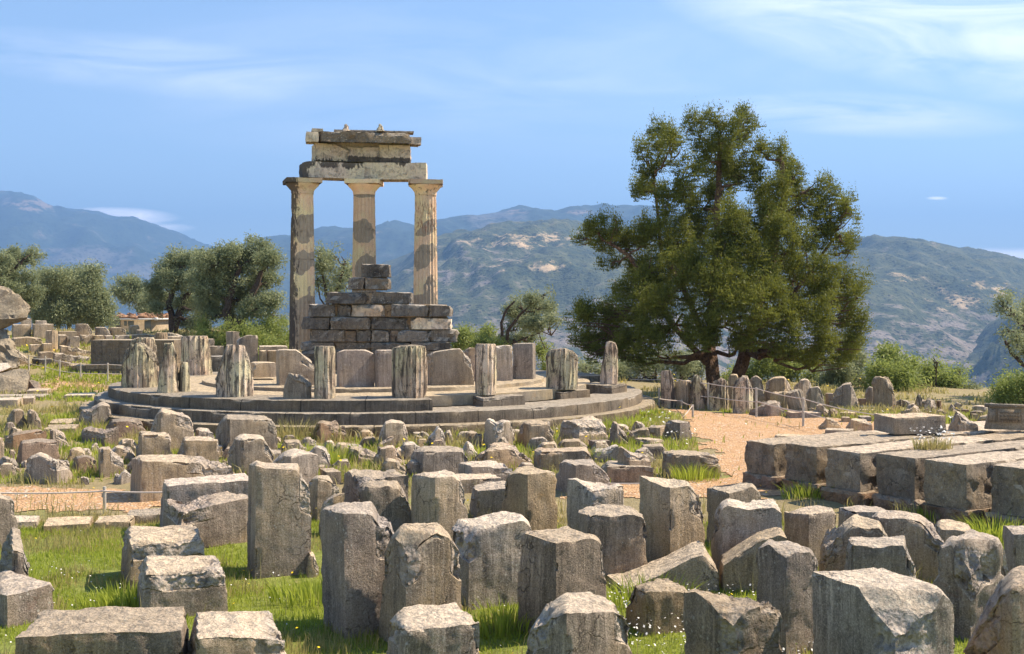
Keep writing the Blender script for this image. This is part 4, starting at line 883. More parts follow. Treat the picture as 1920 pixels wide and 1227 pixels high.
# plinths on the right
B('square plinth under the slim stained drum, first from the left', 873, 906, 984, 763, [(873, 738), (906, 747), (984, 741)], th=65, z0=.476, sink=0, rough=.4, wear=.6, name='plinth_block', cat='plinth', mat=diem)
B('square plinth under the broad pale drum, middle of the three', 997, 1052, 1107, 749, [(997, 729), (1052, 736), (1107, 730)], th=46, z0=.476, sink=0, rough=.4, wear=.6, name='plinth_block', cat='plinth', mat=diem)
B('square plinth under the thin pointed shard, rightmost of the three', 1086, 1148, 1176, 739, [(1086, 719), (1148, 724), (1176, 719)], th=26, z0=.476, sink=0, rough=.4, wear=.6, name='plinth_block', cat='plinth', mat=diem)
ZS = .715
stump('broad fluted stump with a gabled top at the left end of the platform', 228, 298, 728, [(228, 680), (236, 662), (246, 648), (258, 645), (272, 646), (285, 660), (298, 676)], z0=ZS)
stump('dark stump half hidden behind the leftmost fluted stump', 240, 293, 716, [(240, 660), (246, 640), (258, 635), (290, 634), (293, 650)], z0=ZS, rot=.1)
stump('bottle-shaped fluted fragment standing left of the thin post fragment', 294, 336, 737, [(294, 730), (300, 695), (306, 668), (308, 645), (324, 643), (330, 665), (334, 700), (336, 725)], z0=ZS, flutes=12, rough=1.5)
stump('thin post-like marble fragment beside the bottle-shaped one', 334, 358, 735, [(334, 700), (340, 680), (352, 680), (356, 692), (358, 720)], z0=ZS, flutes=8)
stump('pale wide stump tapering upward with notched left side', 405, 475, 745, [(405, 706), (414, 680), (425, 650), (458, 649), (466, 672), (475, 706)], z0=ZS)
stump('pale clean fluted stump at the back left of the platform', 340, 398, 704, [(340, 631), (389, 631), (394, 650), (398, 690)], z0=ZS, rough=.4)
stump('low dark broken fluted lump left of the slim fluted stump', 531, 584, 748, [(531, 725), (540, 702), (548, 704), (570, 714), (584, 722)], z0=ZS, mat=limew, flutes=14, rough=1.3)
stump('slim fluted stump with a flat top left of centre', 589, 629, 748, [(589, 650), (629, 650)], z0=ZS, flutes=14, rough=.5)
stump('thick stained drum with a rounded base at platform centre', 734, 802, 747, [(734, 652), (770, 649), (798, 650), (802, 656)], z0=ZS, foot=.16, rough=.6)
stump('slim stained fluted drum on the first plinth', 890, 932, 739, [(890, 646), (932, 646)], z0=.72, foot=.10, rough=.5, flutes=16)
stump('broad pale drum with a chamfered top on the middle plinth', 1023, 1084, 729, [(1023, 664), (1032, 657), (1060, 655), (1074, 660), (1084, 668)], z0=.72, rough=.6)
stump('thin pointed column shard on the rightmost plinth', 1125, 1159, 718, [(1125, 705), (1130, 680), (1136, 645), (1142, 642), (1156, 645), (1159, 665)], z0=.72, rough=1.1, flutes=12)
# cella orthostats
Zc = .79
B('smooth low-domed wall slab behind the slim fluted stump', 630, 636, 702, 727, [(630, 663), (645, 657), (685, 657), (702, 664)], th=84, d=.45, z0=Zc, sink=0, name='wall_slab', cat='wall slab', rough=.5)
B('narrow rectangular wall slab left of the thick stained drum', 703, 706, 738, 727, 657, th=88, d=.4, z0=Zc, sink=0, name='wall_slab', cat='wall slab', rough=.5)
B('wide wall slab with a broken rounded top right of the thick drum', 800, 806, 889, 724, [(800, 668), (815, 660), (845, 656), (862, 654), (874, 668), (886, 682), (889, 700)], th=86, d=.45, z0=Zc, sink=0, name='wall_slab', cat='wall slab', rough=1.1)
B('small broken slab glimpsed between the wide slab and the slim drum', 866, 876, 893, 716, [(866, 662), (878, 654), (893, 652)], th=70, d=.4, z0=Zc, sink=0, name='wall_slab', cat='wall slab')
B('curved wall slab with a scarred left end right of the slim drum', 926, 930, 962, 715, [(926, 652), (945, 648), (962, 648)], th=98, d=.4, z0=Zc, sink=0, name='wall_slab', cat='wall slab', rough=.8)
B('curved wall slab streaked white at the right end of the inner wall', 960, 1000, 1005, 712, [(960, 645), (1005, 644)], th=12, d=.4, z0=Zc, sink=0, name='wall_slab', cat='wall slab', rough=.5)
B('wall slab broken diagonally with a steep slope to the right', 517, 524, 590, 724, [(517, 657), (555, 657), (570, 668), (590, 684)], th=80, d=.7, z0=Zc, sink=0, name='wall_slab', cat='wall slab', rough=1.0, mat=limew)
B('low curved wall block with a pale flat top on the left of the inner ring', 470, 476, 519, 708, [(470, 680), (519, 681)], th=86, d=.6, z0=Zc, sink=0, name='wall_slab', cat='wall slab', rough=.6, mat=limew)
# --- masonry heap (ruined inner wall)
hp = empty('ruined_wall', (X_(705, 33.5), 33.5, .8), 'stepped heap of black-stained masonry blocks in front of the three columns', 'ruined wall')
rows = [(656, 719, [(561, 626), (626, 695), (695, 770), (770, 848)], []),
        (641, 657, [(562, 626), (626, 695), (695, 770), (770, 846)], []),
        (618, 641, [(578, 647), (666, 696), (696, 730), (745, 803), (803, 857)], [(647, 666), (730, 745)]),
        (594, 618, [(567, 619), (620, 693), (693, 767), (768, 847)], []),
        (570, 594, [(578, 628), (628, 658), (658, 722), (734, 803), (803, 844)], [(722, 734)]),
        (547, 570, [(612, 687), (695, 772)], [(686, 696)]),
        (520, 543, [(652, 684), (684, 730)], []),
        (494, 520, [(676, 730)], [])]
hpY = 33.3
for ri, (y0, y1, bl, mo) in enumerate(rows):
    for (a, b_) in bl:
        zt_, zb = Z_(y0, hpY), Z_(y1, hpY)
        pale = (a, b_) in ((658, 722), (768, 847), (666, 696), (696, 730), (676, 730))
        off = random.uniform(-.14, .08)
        bar('pale buff block in the stained masonry' if pale else None, X_(a, hpY) + .012, X_(b_, hpY) - .012, off, off + random.uniform(.55, .7), zb + .006, zt_ - .006, mat=marblew if (a, b_) in ((658, 722), (768, 847)) else darkst, name='wall_block', rough=2.6, parent=hp, O=np.array([0., hpY]), Av=np.array([1., 0.]), Nv=np.array([0., 1.]), wear=random.uniform(1.2, 2.6), ztop=(lambda q: (lambda a: 1 - q * a * .16))(random.random()))
    bar('hidden backing core added to block sky between the courses', X_(bl[0][0], hpY) + .12, X_(bl[-1][1], hpY) - .12, .16, .5, Z_(y1, hpY) - .02, Z_(y0, hpY) - .02, mat=mortar, name='backing_core', rough=.6, parent=hp, O=np.array([0., hpY]), Av=np.array([1., 0.]), Nv=np.array([0., 1.]))  # unseen core added inside each course so no sky shows through the gaps
    for (a, b_) in mo:
        bar('brown mortar pier', X_(a, hpY) - .02, X_(b_, hpY) + .02, .06, .5, Z_(y1, hpY), Z_(y0, hpY) - .03, mat=mortar, name='mortar_fill', rough=1.5, parent=hp, O=np.array([0., hpY]), Av=np.array([1., 0.]), Nv=np.array([0., 1.]))
# --- three restored columns
def column(label, px, Y, ytop, pats, sootf, redf, rot):
    X = X_(px, Y); z0 = .715; zt_ = Z_(ytop, Y); e = empty('doric_column', (X, Y, z0), label, 'column', 'three re-erected columns')
    hc = zt_ - .47; nk, nt = 190, 200
    k = np.linspace(0, 1, nk + 1); th = np.arange(nt) / nt * 2 * pi + rot; K, T = np.meshgrid(k, th, indexing='ij')
    r0, r1 = .425, .345; Rr = r0 + (r1 - r0) * (K * .85 + .15 * K ** 2)
    fl_ = 1 - .095 * np.abs(np.cos((T - rot) * 10)) ** .8
    zz = z0 + K * (hc - z0); W = np.stack([Rr * np.cos(T) + X, Rr * np.sin(T) + Y, zz], -1).reshape(-1, 3)
    lateral = np.cos(T) ; s = lateral * Rr                      # metres across, seen from the front
    wob = fbm(W, 2.2, 4).reshape(K.shape)
    patch = np.zeros(K.shape)
    for (lx, ly, sx, sy, tl) in pats:                           # new grey marble let into the old
        d_ = ((s - lx) / sx) ** 2 + ((zz - ly - tl * s) / sy) ** 2 + wob * 1.1
        patch = np.maximum(patch, np.clip(1.5 - d_, 0, 1))
    joints = np.zeros(K.shape)
    for zj in np.linspace(z0, hc, 8)[1:-1] + np.random.default_rng(int(px)).normal(size=6) * .14: joints = np.maximum(joints, np.clip(1 - np.abs(zz - zj) / .016, 0, 1))
    disp = fbm(W, 6, 4).reshape(K.shape) * .006 - joints * .008 - np.clip(fbm(W, 2.5, 3).reshape(K.shape) - .25, 0, 1) * .08
    Rr = Rr * fl_ + disp
    V = np.stack([X + Rr * np.cos(T), Y + Rr * np.sin(T), zz], -1).reshape(-1, 3)
    id_ = np.arange((nk + 1) * nt).reshape(nk + 1, nt); nx_ = np.roll(id_, -1, 1)
    Q = np.stack([id_[:-1].ravel(), nx_[:-1].ravel(), nx_[1:].ravel(), id_[1:].ravel()], 1)
    so_ = sootf(s, zz) ; rd = redf(s, zz)
    mesh_np('shaft', V, Q, marblec, parent=e, loc=(X, Y, z0), attrs={'patch': patch.ravel(), 'soot': so_.ravel(), 'red': rd.ravel(), 'br': joints.ravel() * .45})
    # capital: necking, echinus, abacus
    pr = [(.345, hc), (.352, hc + .03), (.36, hc + .10), (.375, hc + .13), (.40, hc + .16), (.45, hc + .22), (.50, hc + .27), (.525, hc + .30), (.53, hc + .325), (.50, hc + .33)]
    T2 = np.arange(72) / 72 * 2 * pi; V = np.concatenate([np.stack([X + r * np.cos(T2), Y + r * np.sin(T2), T2 * 0 + z], 1) for r, z in pr]); V += (fbm(V, 5, 3) * .012)[:, None]
    id_ = np.arange(len(pr) * 72).reshape(len(pr), 72); nx_ = np.roll(id_, -1, 1); Q = np.stack([id_[:-1].ravel(), nx_[:-1].ravel(), nx_[1:].ravel(), id_[1:].ravel()], 1)
    s = V[:, 0] - X; mesh_np('echinus', V, Q, marblec, parent=e, loc=(X, Y, hc), attrs={'patch': s * 0, 'soot': sootf(s, V[:, 2]), 'red': s * 0, 'br': s * 0})
    I, J, K_, Q = lattice(22, 22, 4); x, y, z = (I / 22 - .5) * 1.1, (J / 22 - .5) * 1.1, hc + .331 + K_ / 4 * .14
    q = radians(18) if px < 600 else radians(-2 + (px - 683) * .05)
    xr_, yr_ = x * cos(q) - y * sin(q), x * sin(q) + y * cos(q); W = np.stack([X + xr_, Y + yr_, z], 1)
    e_ = np.minimum(.55 - np.abs(x), .55 - np.abs(y)) ; W += (fbm(W, 4, 4) * .022)[:, None]
    Vb = W; mesh_np('abacus', Vb, Q, marblec, parent=e, loc=(X, Y, hc + .33), attrs={'patch': x * 0, 'soot': sootf(xr_, z) * .9, 'red': x * 0, 'br': x * 0})
    b = np.array([(X - .5, Y - .5, hc + .3315), (X + .5, Y - .5, hc + .3315), (X + .5, Y + .5, hc + .3315), (X - .5, Y + .5, hc + .3315)])
    return hc + .47
zy = lambda py, Y: Z_(py, Y)
Y1, Y2, Y3 = 35.5, 36.15, 36.2
t1 = column('left of the three tall columns, black streaks down its left side', 567, Y1, 337,
    [(.12, zy(428, Y1), .36, .50, .1), (-.3, zy(415, Y1), .2, .22, 0), (.08, zy(492, Y1), .42, .38, .05), (.15, zy(600, Y1), .7, 1.0, -.4)],
    lambda s, z: np.clip(.50 + np.clip(-s - .10, -.5, .4) * 1.2 + (np.clip((z - 5.9) / 1.0, 0, 1) * .28) + (z < 2.2) * .0 - (s > 0.0) * .35, 0, 1), lambda s, z: s * 0, .1)
t2 = column('middle of the three tall columns, partly behind the masonry heap', 683, Y2, 339,
    [(0, zy(366, Y2), .33, .13, -.1), (.0, zy(434, Y2), .40, .33, -.1), (.1, zy(500, Y2), .38, .33, .3), (0, zy(560, Y2), .6, .5, 0)],
    lambda s, z: .08 + 0 * s + (z > 6.3) * .12, lambda s, z: s * 0, .04)
t3 = column('right of the three tall columns, with a reddish stained upper shaft', 798, Y3, 340,
    [(.0, zy(432, Y3), .33, .24, .55), (-.12, zy(361, Y3), .3, .08, 0), (-.05, zy(480, Y3), .42, .40, .5), (.16, zy(560, Y3), .22, .72, 0), (-.1, zy(568, Y3), .5, .3, 0)],
    lambda s, z: .05 + (z > 6.25) * .36 + 0 * s, lambda s, z: np.clip((z - 4.6) / .5, 0, 1) * np.clip((6.3 - z) / .3, 0, 1) * .5 + 0 * s, .0)
# entablature, following the line of the columns
def lin(a, Ya, b_, Yb): 
    p = np.array([X_(a, Ya), Ya]); q = np.array([X_(b_, Yb), Yb]); L = np.linalg.norm(q - p); return p, (q - p) / L, L
def ebar(label, xa, Ya, xb, Yb, y_bot, y_top, depth, mat, name, cat, rough=1.0, wear=1.0, zb=None, parent=None, ends=0.0, soot=None, ztop=None):
    p, av, L = lin(xa, Ya, xb, Yb); nv = np.array([-av[1], av[0]]); Ym = (Ya + Yb) / 2
    zb_ = Z_(y_bot, Ym) if zb is None else zb
    return bar(label, 0, L, 0, depth, zb_, Z_(y_top, Ym), mat=mat, name=name, cat=cat, rough=rough, wear=wear, O=p, Av=av, Nv=nv, parent=parent, soot=soot, ztop=ztop)
zt0 = max(t1, t2, t3) + .002
ebar('left architrave block with a dark weathered left end', 567, 35.15, 684, 35.8, 337, 304, .75, marblew, 'architrave_block', 'architrave', rough=.8, wear=.6, zb=zt0, soot=lambda a, k: np.clip(1.0 - a * 7, 0, 1) + .42 * (k > .6) + .18 + .5 * np.exp(-((a - .75) / .06) ** 2) * k, ztop=lambda a: 1 - .12 * np.clip(1 - a * 12, 0, 1))
ebar('right architrave block spanning the middle and right columns', 681.5, 35.82, 799, 35.86, 340, 305, .75, marblew, 'architrave_block', 'architrave', rough=.6, wear=.5, zb=zt0, soot=lambda a, k: .1 + .3 * (k > .75) + .5 * np.exp(-((a - .62) / .13) ** 2) * k)
za = Z_(304, 35.6) + .004
ebar('left frieze block with a slanting broken top above the architrave', 592, 35.4, 653.5, 35.78, 302, 270, .7, marblew, 'frieze_block', 'frieze block', rough=.9, wear=.6, zb=za + .03, soot=lambda a, k: .15 + .42 * np.clip(1 - k * 2.2, 0, 1) + .25 * (k > .8), ztop=lambda a: 1 - .35 * np.clip((a - .55) / .45, 0, 1))
ebar('middle frieze block with a small knob above the architrave', 651.5, 35.79, 712.5, 35.86, 302, 276, .7, marblew, 'frieze_block', 'frieze block', rough=.9, wear=.6, zb=za + .03, soot=lambda a, k: .12 + .75 * (k < .45))
ebar('right frieze block above the architrave', 710.5, 35.88, 769, 35.94, 302, 272, .7, marblew, 'frieze_block', 'frieze block', rough=.8, wear=.6, zb=za + .03, soot=lambda a, k: .1 + .7 * (k < .38) + .3 * (k > .85))
ebar('recessed backing block behind the frieze blocks', 596, 35.75, 766, 36.1, 302, 268, .3, marblew, 'frieze_block', 'frieze block', rough=.3, wear=.2, zb=za + .03)
zc = Z_(271, 35.7) + .01
ce = empty('cornice', (X_(683, 35.7), 35.7, zc), 'dark rough cornice crowning the three columns with two stubs on top', 'cornice')
ebar(None, 596, 35.1, 770, 35.6, 273, 247, .95, weath, 'body', '', rough=3.2, wear=2.2, parent=ce, zb=zc)
ebar(None, 574, 35.0, 597, 35.08, 266, 247, .6, marblew, 'corbel', '', rough=1.2, parent=ce)
ebar(None, 770.5, 35.62, 790, 35.7, 271, 257, .6, marblew, 'corbel', '', rough=1.8, parent=ce)
ebar(None, 585, 35.2, 606, 35.28, 247, 241, .7, marblew, 'top_slab', '', rough=.5, parent=ce)
ebar(None, 626, 35.5, 776, 35.85, 247.5, 244.5, .5, marblew, 'top_slab', '', rough=.4, parent=ce)
for px in (649, 713):
    X = X_(px, 35.6); z = Z_(246, 35.6)
    V, Q = tube([(X, 35.6, z - .02), (X - .01, 35.6, z + .06), (X + .01, 35.6, z + .13), (X - .02, 35.62, z + .21)], [.16, .10, .07, .045], 9); V += (fbm(V, 9, 3) * .03)[:, None]
    mesh_np('stub', V, Q, marble, parent=ce, loc=(X, 35.6, z), attrs={'br': V[:, 0] * 0})
kb = tube([(X_(677, 35.7), 35.75, Z_(293, 35.7)), (X_(677, 35.7), 35.68, Z_(280, 35.7))], [.10, .07], 8)

# --- left background ruins
pe = empty('rebuilt_pedestal', (X_(232, 41.5), 41.5, 0), 'large smooth rectangular pedestal with a moulded foot behind the rope fence', 'pedestal')
OP = np.array([0., 41.5])
bar(None, X_(162, 41.5), X_(330, 41.5), -.05, 1.6, -.1, Z_(693, 41.5), mat=limew, name='base', rough=.4, wear=.5, parent=pe, O=OP, Av=np.array([1., 0]), Nv=np.array([0, 1.]), cat='')
bar(None, X_(163, 41.5), X_(328, 41.5), -.12, 1.6, Z_(692.5, 41.5), Z_(683, 41.5), mat=limew, name='moulding', rough=.5, wear=1.2, parent=pe, O=OP, Av=np.array([1., 0]), Nv=np.array([0, 1.]), cat='')
bar(None, X_(170, 41.5), X_(326, 41.5), 0, 1.5, Z_(682.5, 41.5), Z_(638, 41.5), mat=diem, name='die', rough=.2, wear=.3, parent=pe, O=OP, Av=np.array([1., 0]), Nv=np.array([0, 1.]), cat='', arc=False)
def L(label, a, b_, yb, yt, Y, d=.8, mat=limew, rough=1.3, name='limestone_block', cat='stone block', prof=None, xm=None, th=80):
    """block in the left ruins given its distance; it stands on whatever height its base row asks for"""
    return stone(label, a, a + 3 if xm is None else xm, b_, yb, prof or yt, th=th, d=d, mat=mat, rough=rough, name=name, cat=cat, z0=Z_(yb, Y), Y=Y, sink=.35)
L('long low wall block behind the rope fence, upper of two', 112, 172, 669, 649, 45.5, prof=[(112, 648), (140, 653), (172, 660)])
L('long low wall block behind the rope fence, lower of two', 99, 171, 684, 662, 43.5, prof=[(99, 662), (135, 667), (171, 671)], mat=limew)
L('dark kerb block under the lower wall block', 108, 165, 698, 678, 42.6, prof=[(108, 678), (165, 686)])
L('small altar-like block by the rope fence', 129, 165, 701, 686, 41.6, xm=143, th=60)
L('low dark block left of the altar-like block', 58, 98, 689, 674, 43.0, xm=73, th=60, mat=darkst)
L('slanting pale slab left of the dark block', 22, 53, 676, 652, 43.5, prof=[(22, 652), (38, 662), (53, 674)], mat=limew)
L('boxy stone beneath the fluted stub in the left ruins', 78, 98, 663, 645, 46.2)
L('pale boxy stone left of the boxy stone beneath the fluted stub', 54, 79, 662, 647, 46.5)
L('flat pinkish slab ledge in the left ruins', 18, 80, 652, 634, 48.0, d=2.0, prof=[(18, 636), (50, 633), (80, 636)])
L('low stack stone right of the pinkish ledge', 70, 100, 674, 661, 45.0)
stump('short fluted stub in the left ruins', 86, 108, 648, 620, z0=Z_(648, 47.0), Y=47.0, flutes=14, mat=limew, sink=.3)
L('long flat stone at the top of the left ruins', 108, 146, 632, 622, 49.5)
L('weathered blocky stone right of the fluted stub', 108, 126, 645, 629, 47.8, rough=1.8)
L('fluted reddish lump right of the weathered blocky stone', 124, 150, 650, 632, 47.4, rough=2)
L('pale wall stone behind the pedestal, leftmost', 150, 172, 646, 629, 49.0, rough=2)
L('pale wall stone behind the pedestal, second from left', 172, 196, 640, 629.5, 49.0, rough=1.6)
L('grey wall stone behind the pedestal, third from left', 196, 213, 639, 630, 49.2)
L('grey wall stone behind the pedestal, fourth from left', 213, 245, 640, 629.5, 49.4)
L('pale wall stone behind the pedestal, rightmost', 245, 292, 641, 628, 49.0, prof=[(245, 629), (270, 627), (292, 630)])
L('low block with a hollow underside, leftmost on the upper left terrace', 22, 59, 625, 609, 51, rough=1.4)
L('low block second from left on the upper left terrace', 60, 102, 623, 608, 51, rough=1.6)
L('stone behind the leftmost terrace block', 38, 60, 610, 598, 53, rough=1.8)
L('flat stone behind the second terrace block', 65, 89, 610, 602, 53, rough=1.5)
L('big rounded block in the middle of the upper left terrace', 140, 174, 630, 607, 50.5, rough=2.0, prof=[(140, 608), (165, 609), (174, 620)])
L('grey sloping block right of the big rounded terrace block', 178, 209, 630, 613, 51, prof=[(178, 614), (200, 615), (209, 628)], mat=lime)
L('low rounded block at the right of the upper left terrace', 205, 238, 628, 614, 51.5, prof=[(205, 615), (230, 615), (238, 622)])
L('rubble lump in front of the tiled hut', 240, 262, 622, 611, 54, rough=2.4, name='rubble_stone', cat='rubble')
L('small rubble stone below the tiled hut', 255, 268, 628, 619, 51, rough=2.0, name='rubble_stone', cat='rubble')
stump('short stump with a rough top behind the leftmost platform stumps', 288, 314, 650, [(288, 630), (294, 624), (314, 624)], z0=Z_(650, 46), Y=46, mat=limew, sink=.4)
L('rough block right of the short rough-topped stump', 314, 340, 648, 632, 47, rough=1.6)
L('pale flat slab left of the clean fluted stump', 312, 345, 632, 624, 51, prof=[(312, 624), (330, 626), (345, 631)])
L('small block right of the clean fluted stump', 388, 402, 650, 636, 46, mat=lime)
L('ledge stone right of the small block', 392, 420, 662, 650, 44)
L('dark ledge stone behind the notched stump', 393, 422, 685, 669, 41, mat=darkst)
L('upright dark rectangular block beyond the notched stump', 423, 451, 690, 622, 40, mat=lime, rough=.6, xm=436, th=60, d=.6)
L('dark peaked block right of the upright rectangular block', 441, 485, 690, 630, 39, mat=lime, rough=1.0, prof=[(441, 640), (455, 632), (465, 629), (485, 630)], d=.6)
L('small square block in the rear left row, left of two', 485, 499, 690, 658, 39, mat=lime)
L('small square block in the rear left row, right of two', 500, 520, 690, 658, 39, mat=lime)
L('flat coping stones behind the small square blocks', 484, 540, 662, 650, 42, d=1.5)
L('dark base block of the pedestal terrace, right of the fence', 342, 352, 700, 655, 44, mat=darkst)
# near left rocks
rock('large triangular rock in the left grass', [(-60, 745, 35), (-60, 712, 35.4), (0, 705, 34.6), (48, 691, 35.6), (58, 693, 35.4), (52, 715, 34.8), (47, 735, 34.3), (0, 742, 34.0), (-60, 745, 36.5), (50, 735, 36.2), (20, 700, 36.3)], rough=.8, mat=boulderm)
rock('small brown rock right of the large triangular rock', [(52, 733, 34.9), (54, 714, 35.2), (72, 716, 35.2), (76, 730, 34.9), (74, 734, 35.5), (55, 716, 35.8), (70, 734, 34.6)], mat=brown, rough=.5)
rock('rounded boulder stack at the left edge below the tilted boulder', [(-60, 700, 41), (-60, 620, 41.5), (0, 620, 41), (12, 622, 41.4), (22, 648, 40.8), (33, 668, 40.3), (35, 690, 40), (0, 695, 39.6), (30, 692, 42), (10, 630, 43), (-60, 640, 43.5)], rough=1.4, mat=boulderm)
rock('huge tilted boulder overhanging at the left edge', [(-60, 530, 42), (8, 539, 42.2), (22, 545, 41.6), (42, 562, 41.4), (57, 577, 41.6), (56, 582, 41.2), (47, 594, 41), (28, 598, 40.8), (10, 616, 41.2), (0, 620, 41), (-60, 600, 40.5), (20, 560, 43.5), (40, 590, 43.2), (0, 610, 43.5), (-60, 560, 44)], mat=boulderm, rough=1.2)
rock('low flat rock under the rope fence at the left edge', [(-60, 690, 37), (-60, 682, 37), (14, 681, 37.4), (22, 688, 37), (0, 697, 36.6), (22, 692, 38), (-60, 700, 37)], rough=.5)
# flat slabs, left
for lab, a, b_, yb, yt in (('flat paving slab at the left edge, nearest of the group', -30, 45, 763, 750), ('small flat slab right of the nearest paving slab', 40, 68, 757, 746), ('thin slab on the left grass below the triangular rock', 46, 97, 742, 732), ('long flush paving slab along the left path', 118, 182, 748, 741), ('broad paving slab behind the nearest one', -30, 98, 750, 743), ('low squared slab in the dry grass left of the upended block', 90, 150, 800, 792), ('flat slab between the domed pair and the upended block', 80, 152, 812, 803)):
    stone(lab, a, b_ - (b_ - a) * .15, b_, yb, yt, th=8, d=1.1, name='paving_slab', cat='paving slab', mat=limew, rough=.8, sink=.2)
for i, (a, b_, yb) in enumerate(((80, 175, 990), (175, 255, 985), (235, 310, 972), (-40, 78, 985), (300, 420, 968))):
    stone(('cracked path-edge paver right of the left-edge grey block', 'middle path-edge paver in the left foreground', 'path-edge paver meeting the squat blocks', 'path-edge paver at the left picture edge', 'path-edge paver half under the long pale-topped block')[i], a, b_ - 6, b_, yb, yb - 4, th=8, d=.55, name='paving_slab', cat='paving slab', mat=limew, rough=1.5, sink=.2)
# far right low edge rubble and slabs behind the big flat block
for i, (a, b_, yb, yt) in enumerate(((1640, 1700, 792, 786), (1545, 1600, 815, 808), (1450, 1545, 826, 821), (1560, 1640, 824, 817))):
    stone(('flush slab behind the big flat block', 'thin slab below the last rope post', 'long flush slab at the back edge of the foundation', 'low slab left of the big flat block')[i], a, b_ - 5, b_, yb, yt, th=8, d=.5, name='paving_slab', cat='paving slab', mat=limew, rough=1.2)

# small loose rubble
def scatter(label, group, n, region, smin, smax, seed, mats):
    rs = random.Random(seed); k = 0
    while k < n:
        px, py = rs.uniform(region[0], region[1]), rs.uniform(region[2], region[3]); X, Y, g = gxy(px, py)
        if Y > region[4] if len(region) > 4 else False: continue
        if any((X - q[0]) ** 2 + (Y - q[1]) ** 2 < (q[2] + .1) ** 2 for q in BASES) or (X - TX) ** 2 + (Y - TY) ** 2 < 58 or inpoly(np.array([X]), np.array([Y]), PATH)[0]: k += .05; continue
        s = rs.uniform(smin, smax) * F / Y; h = s * rs.uniform(.35, .7)
        stone(label, px - s / 2, px - s * rs.uniform(.1, .45), px + s / 2, py, [(px - s / 2, py - h * .6), (px - s * .2, py - h), (px + s * .2, py - h * rs.uniform(.7, 1.1)), (px + s / 2, py - h * .4)], th=rs.uniform(20, 80), d=s / F * Y * .8, rough=1.8, name='rubble_stone', cat='rubble', mat=rs.choice(mats), group=group)
        k += 1
scatter('small weathered rubble stone scattered over the left terrace ruins', 'rubble of the left terrace', 46, (20, 420, 612, 668), .3, .9, 5, [lime, limew, limew])
scatter('small loose grey stone in the weedy middle field', 'loose stones of the middle field', 95, (0, 1240, 808, 905), .14, .5, 6, [lime, limew, lime])
scatter('small loose stone in the dry grass beyond the path', 'loose stones beyond the path', 26, (1400, 1800, 762, 806), .15, .4, 8, [lime, limew, brown])

# --- hut
HY = 75.0; hx0, hx1 = X_(203, HY), X_(294, HY); hz0 = float(G2(hx0, HY)); hz1 = Z_(600, HY)
he = empty('site_hut', ((hx0 + hx1) / 2, HY, hz0), 'low stone hut with a jumbled red tile roof among the olive trees', 'hut')
def hpart(name, vq, mat, parent=he, **k): return mesh_np(name, vq[0], vq[1], mat, parent=parent, loc=tuple(vq[0].mean(0)), smooth=False, **k)
hpart('wall', boxvq(hx0, hx1, HY, HY + 2.6, hz0 - .5, hz1 - .002), hutm)
hpart('eaves', boxvq(X_(193, HY), X_(302, HY), HY - .3, HY + 2.8, hz1, hz1 + .10), whitem)
tv = []
for i in range(110):
    fx = random.random(); fy = random.random(); x = X_(196, HY) + fx * (X_(299, HY) - X_(196, HY)); y = HY - .2 + fy * 2.8
    z = hz1 + .11 + fy * .18 * 1 + random.uniform(0, .10); s = random.uniform(.12, .2)
    V, Q = boxvq(x - s, x + s, y - s, y + s, z - .03, z + .03); c = V.mean(0); M = np.array(Matrix.Rotation(random.uniform(-.5, .5), 3, 'X') @ Matrix.Rotation(random.uniform(-.4, .4), 3, 'Y')); tv.append(((V - c) @ M.T + c, Q))
V, Q = boxvq(X_(196, HY), X_(299, HY), HY - .2, HY + 2.7, hz1 + .101, hz1 + .2); tv.append((V, Q))
V, Q = merge(tv); hpart('roof', (V, Q), tilem)
for a, b_ in ((206, 214), (216, 226)): hpart('window', boxvq(X_(a, HY), X_(b_, HY), HY - .03, HY + .05, Z_(613, HY), Z_(601, HY)), glassm)
for a, b_ in ((233, 238), (240, 251)): hpart('window', boxvq(X_(a, HY), X_(b_, HY), HY - .03, HY + .05, Z_(611, HY), Z_(602, HY)), glassm)
hpart('door', boxvq(X_(271, HY), X_(283, HY), HY - .03, HY + .05, Z_(619, HY), Z_(601, HY)), glassm)
for px in (214, 296): hpart('floodlight', boxvq(X_(px - 3, HY), X_(px + 3, HY), HY - .45, HY - .31, hz1 - .03, hz1 + .16), whitem)

# --- rope fences
def fence(label, posts, ropes, name='rope_fence', r=.026):
    p0 = posts[0]; e = empty(name, (p0[0], p0[1], p0[2]), label, 'rope fence', 'rope fences')
    for x, y, z, h in posts:
        V, Q = tube([(x, y, z - .1), (x, y, z + h)], [r, r], 8); c = len(V)
        V = np.concatenate([V, [[x, y, z + h + .005]]]); Qt = np.array([(8 + j, 8 + (j + 1) % 8, c) for j in range(8)])
        mesh_np('post', V, Q, postm, parent=e, loc=(x, y, z), tri=Qt)
    for a, b_ in ropes:
        a, b_ = np.array(a), np.array(b_); t = np.linspace(0, 1, 12)[:, None]; L_ = np.linalg.norm(b_ - a)
        pts = a + (b_ - a) * t; pts[:, 2] -= (4 * t * (1 - t))[:, 0] * L_ * .012
        V, Q = tube(pts, [.011] * 12, 6); mesh_np('rope', V, Q, ropem, parent=e, loc=tuple(a))
def P3(px, py, Y): return (X_(px, Y), Y, Z_(py, Y))
pp = [(1236, 29.9, 728), (1259, 30.3, 708), (1328, 29.2, 718), (1418, 27.3, 727), (1506, 25.1, 746)]
posts = [(X_(a, Y), Y, 0, Z_(t, Y)) for a, Y, t in pp]
rp = []
for i in range(1, 4):
    for dy0, dy1 in ((1.5, 2), (25, 24)):
        rp.append((P3(pp[i][0], pp[i][2] + dy0, pp[i][1] - .03), P3(pp[i + 1][0], pp[i + 1][2] + (dy1 if dy0 < 10 else 27), pp[i + 1][1] - .03)))
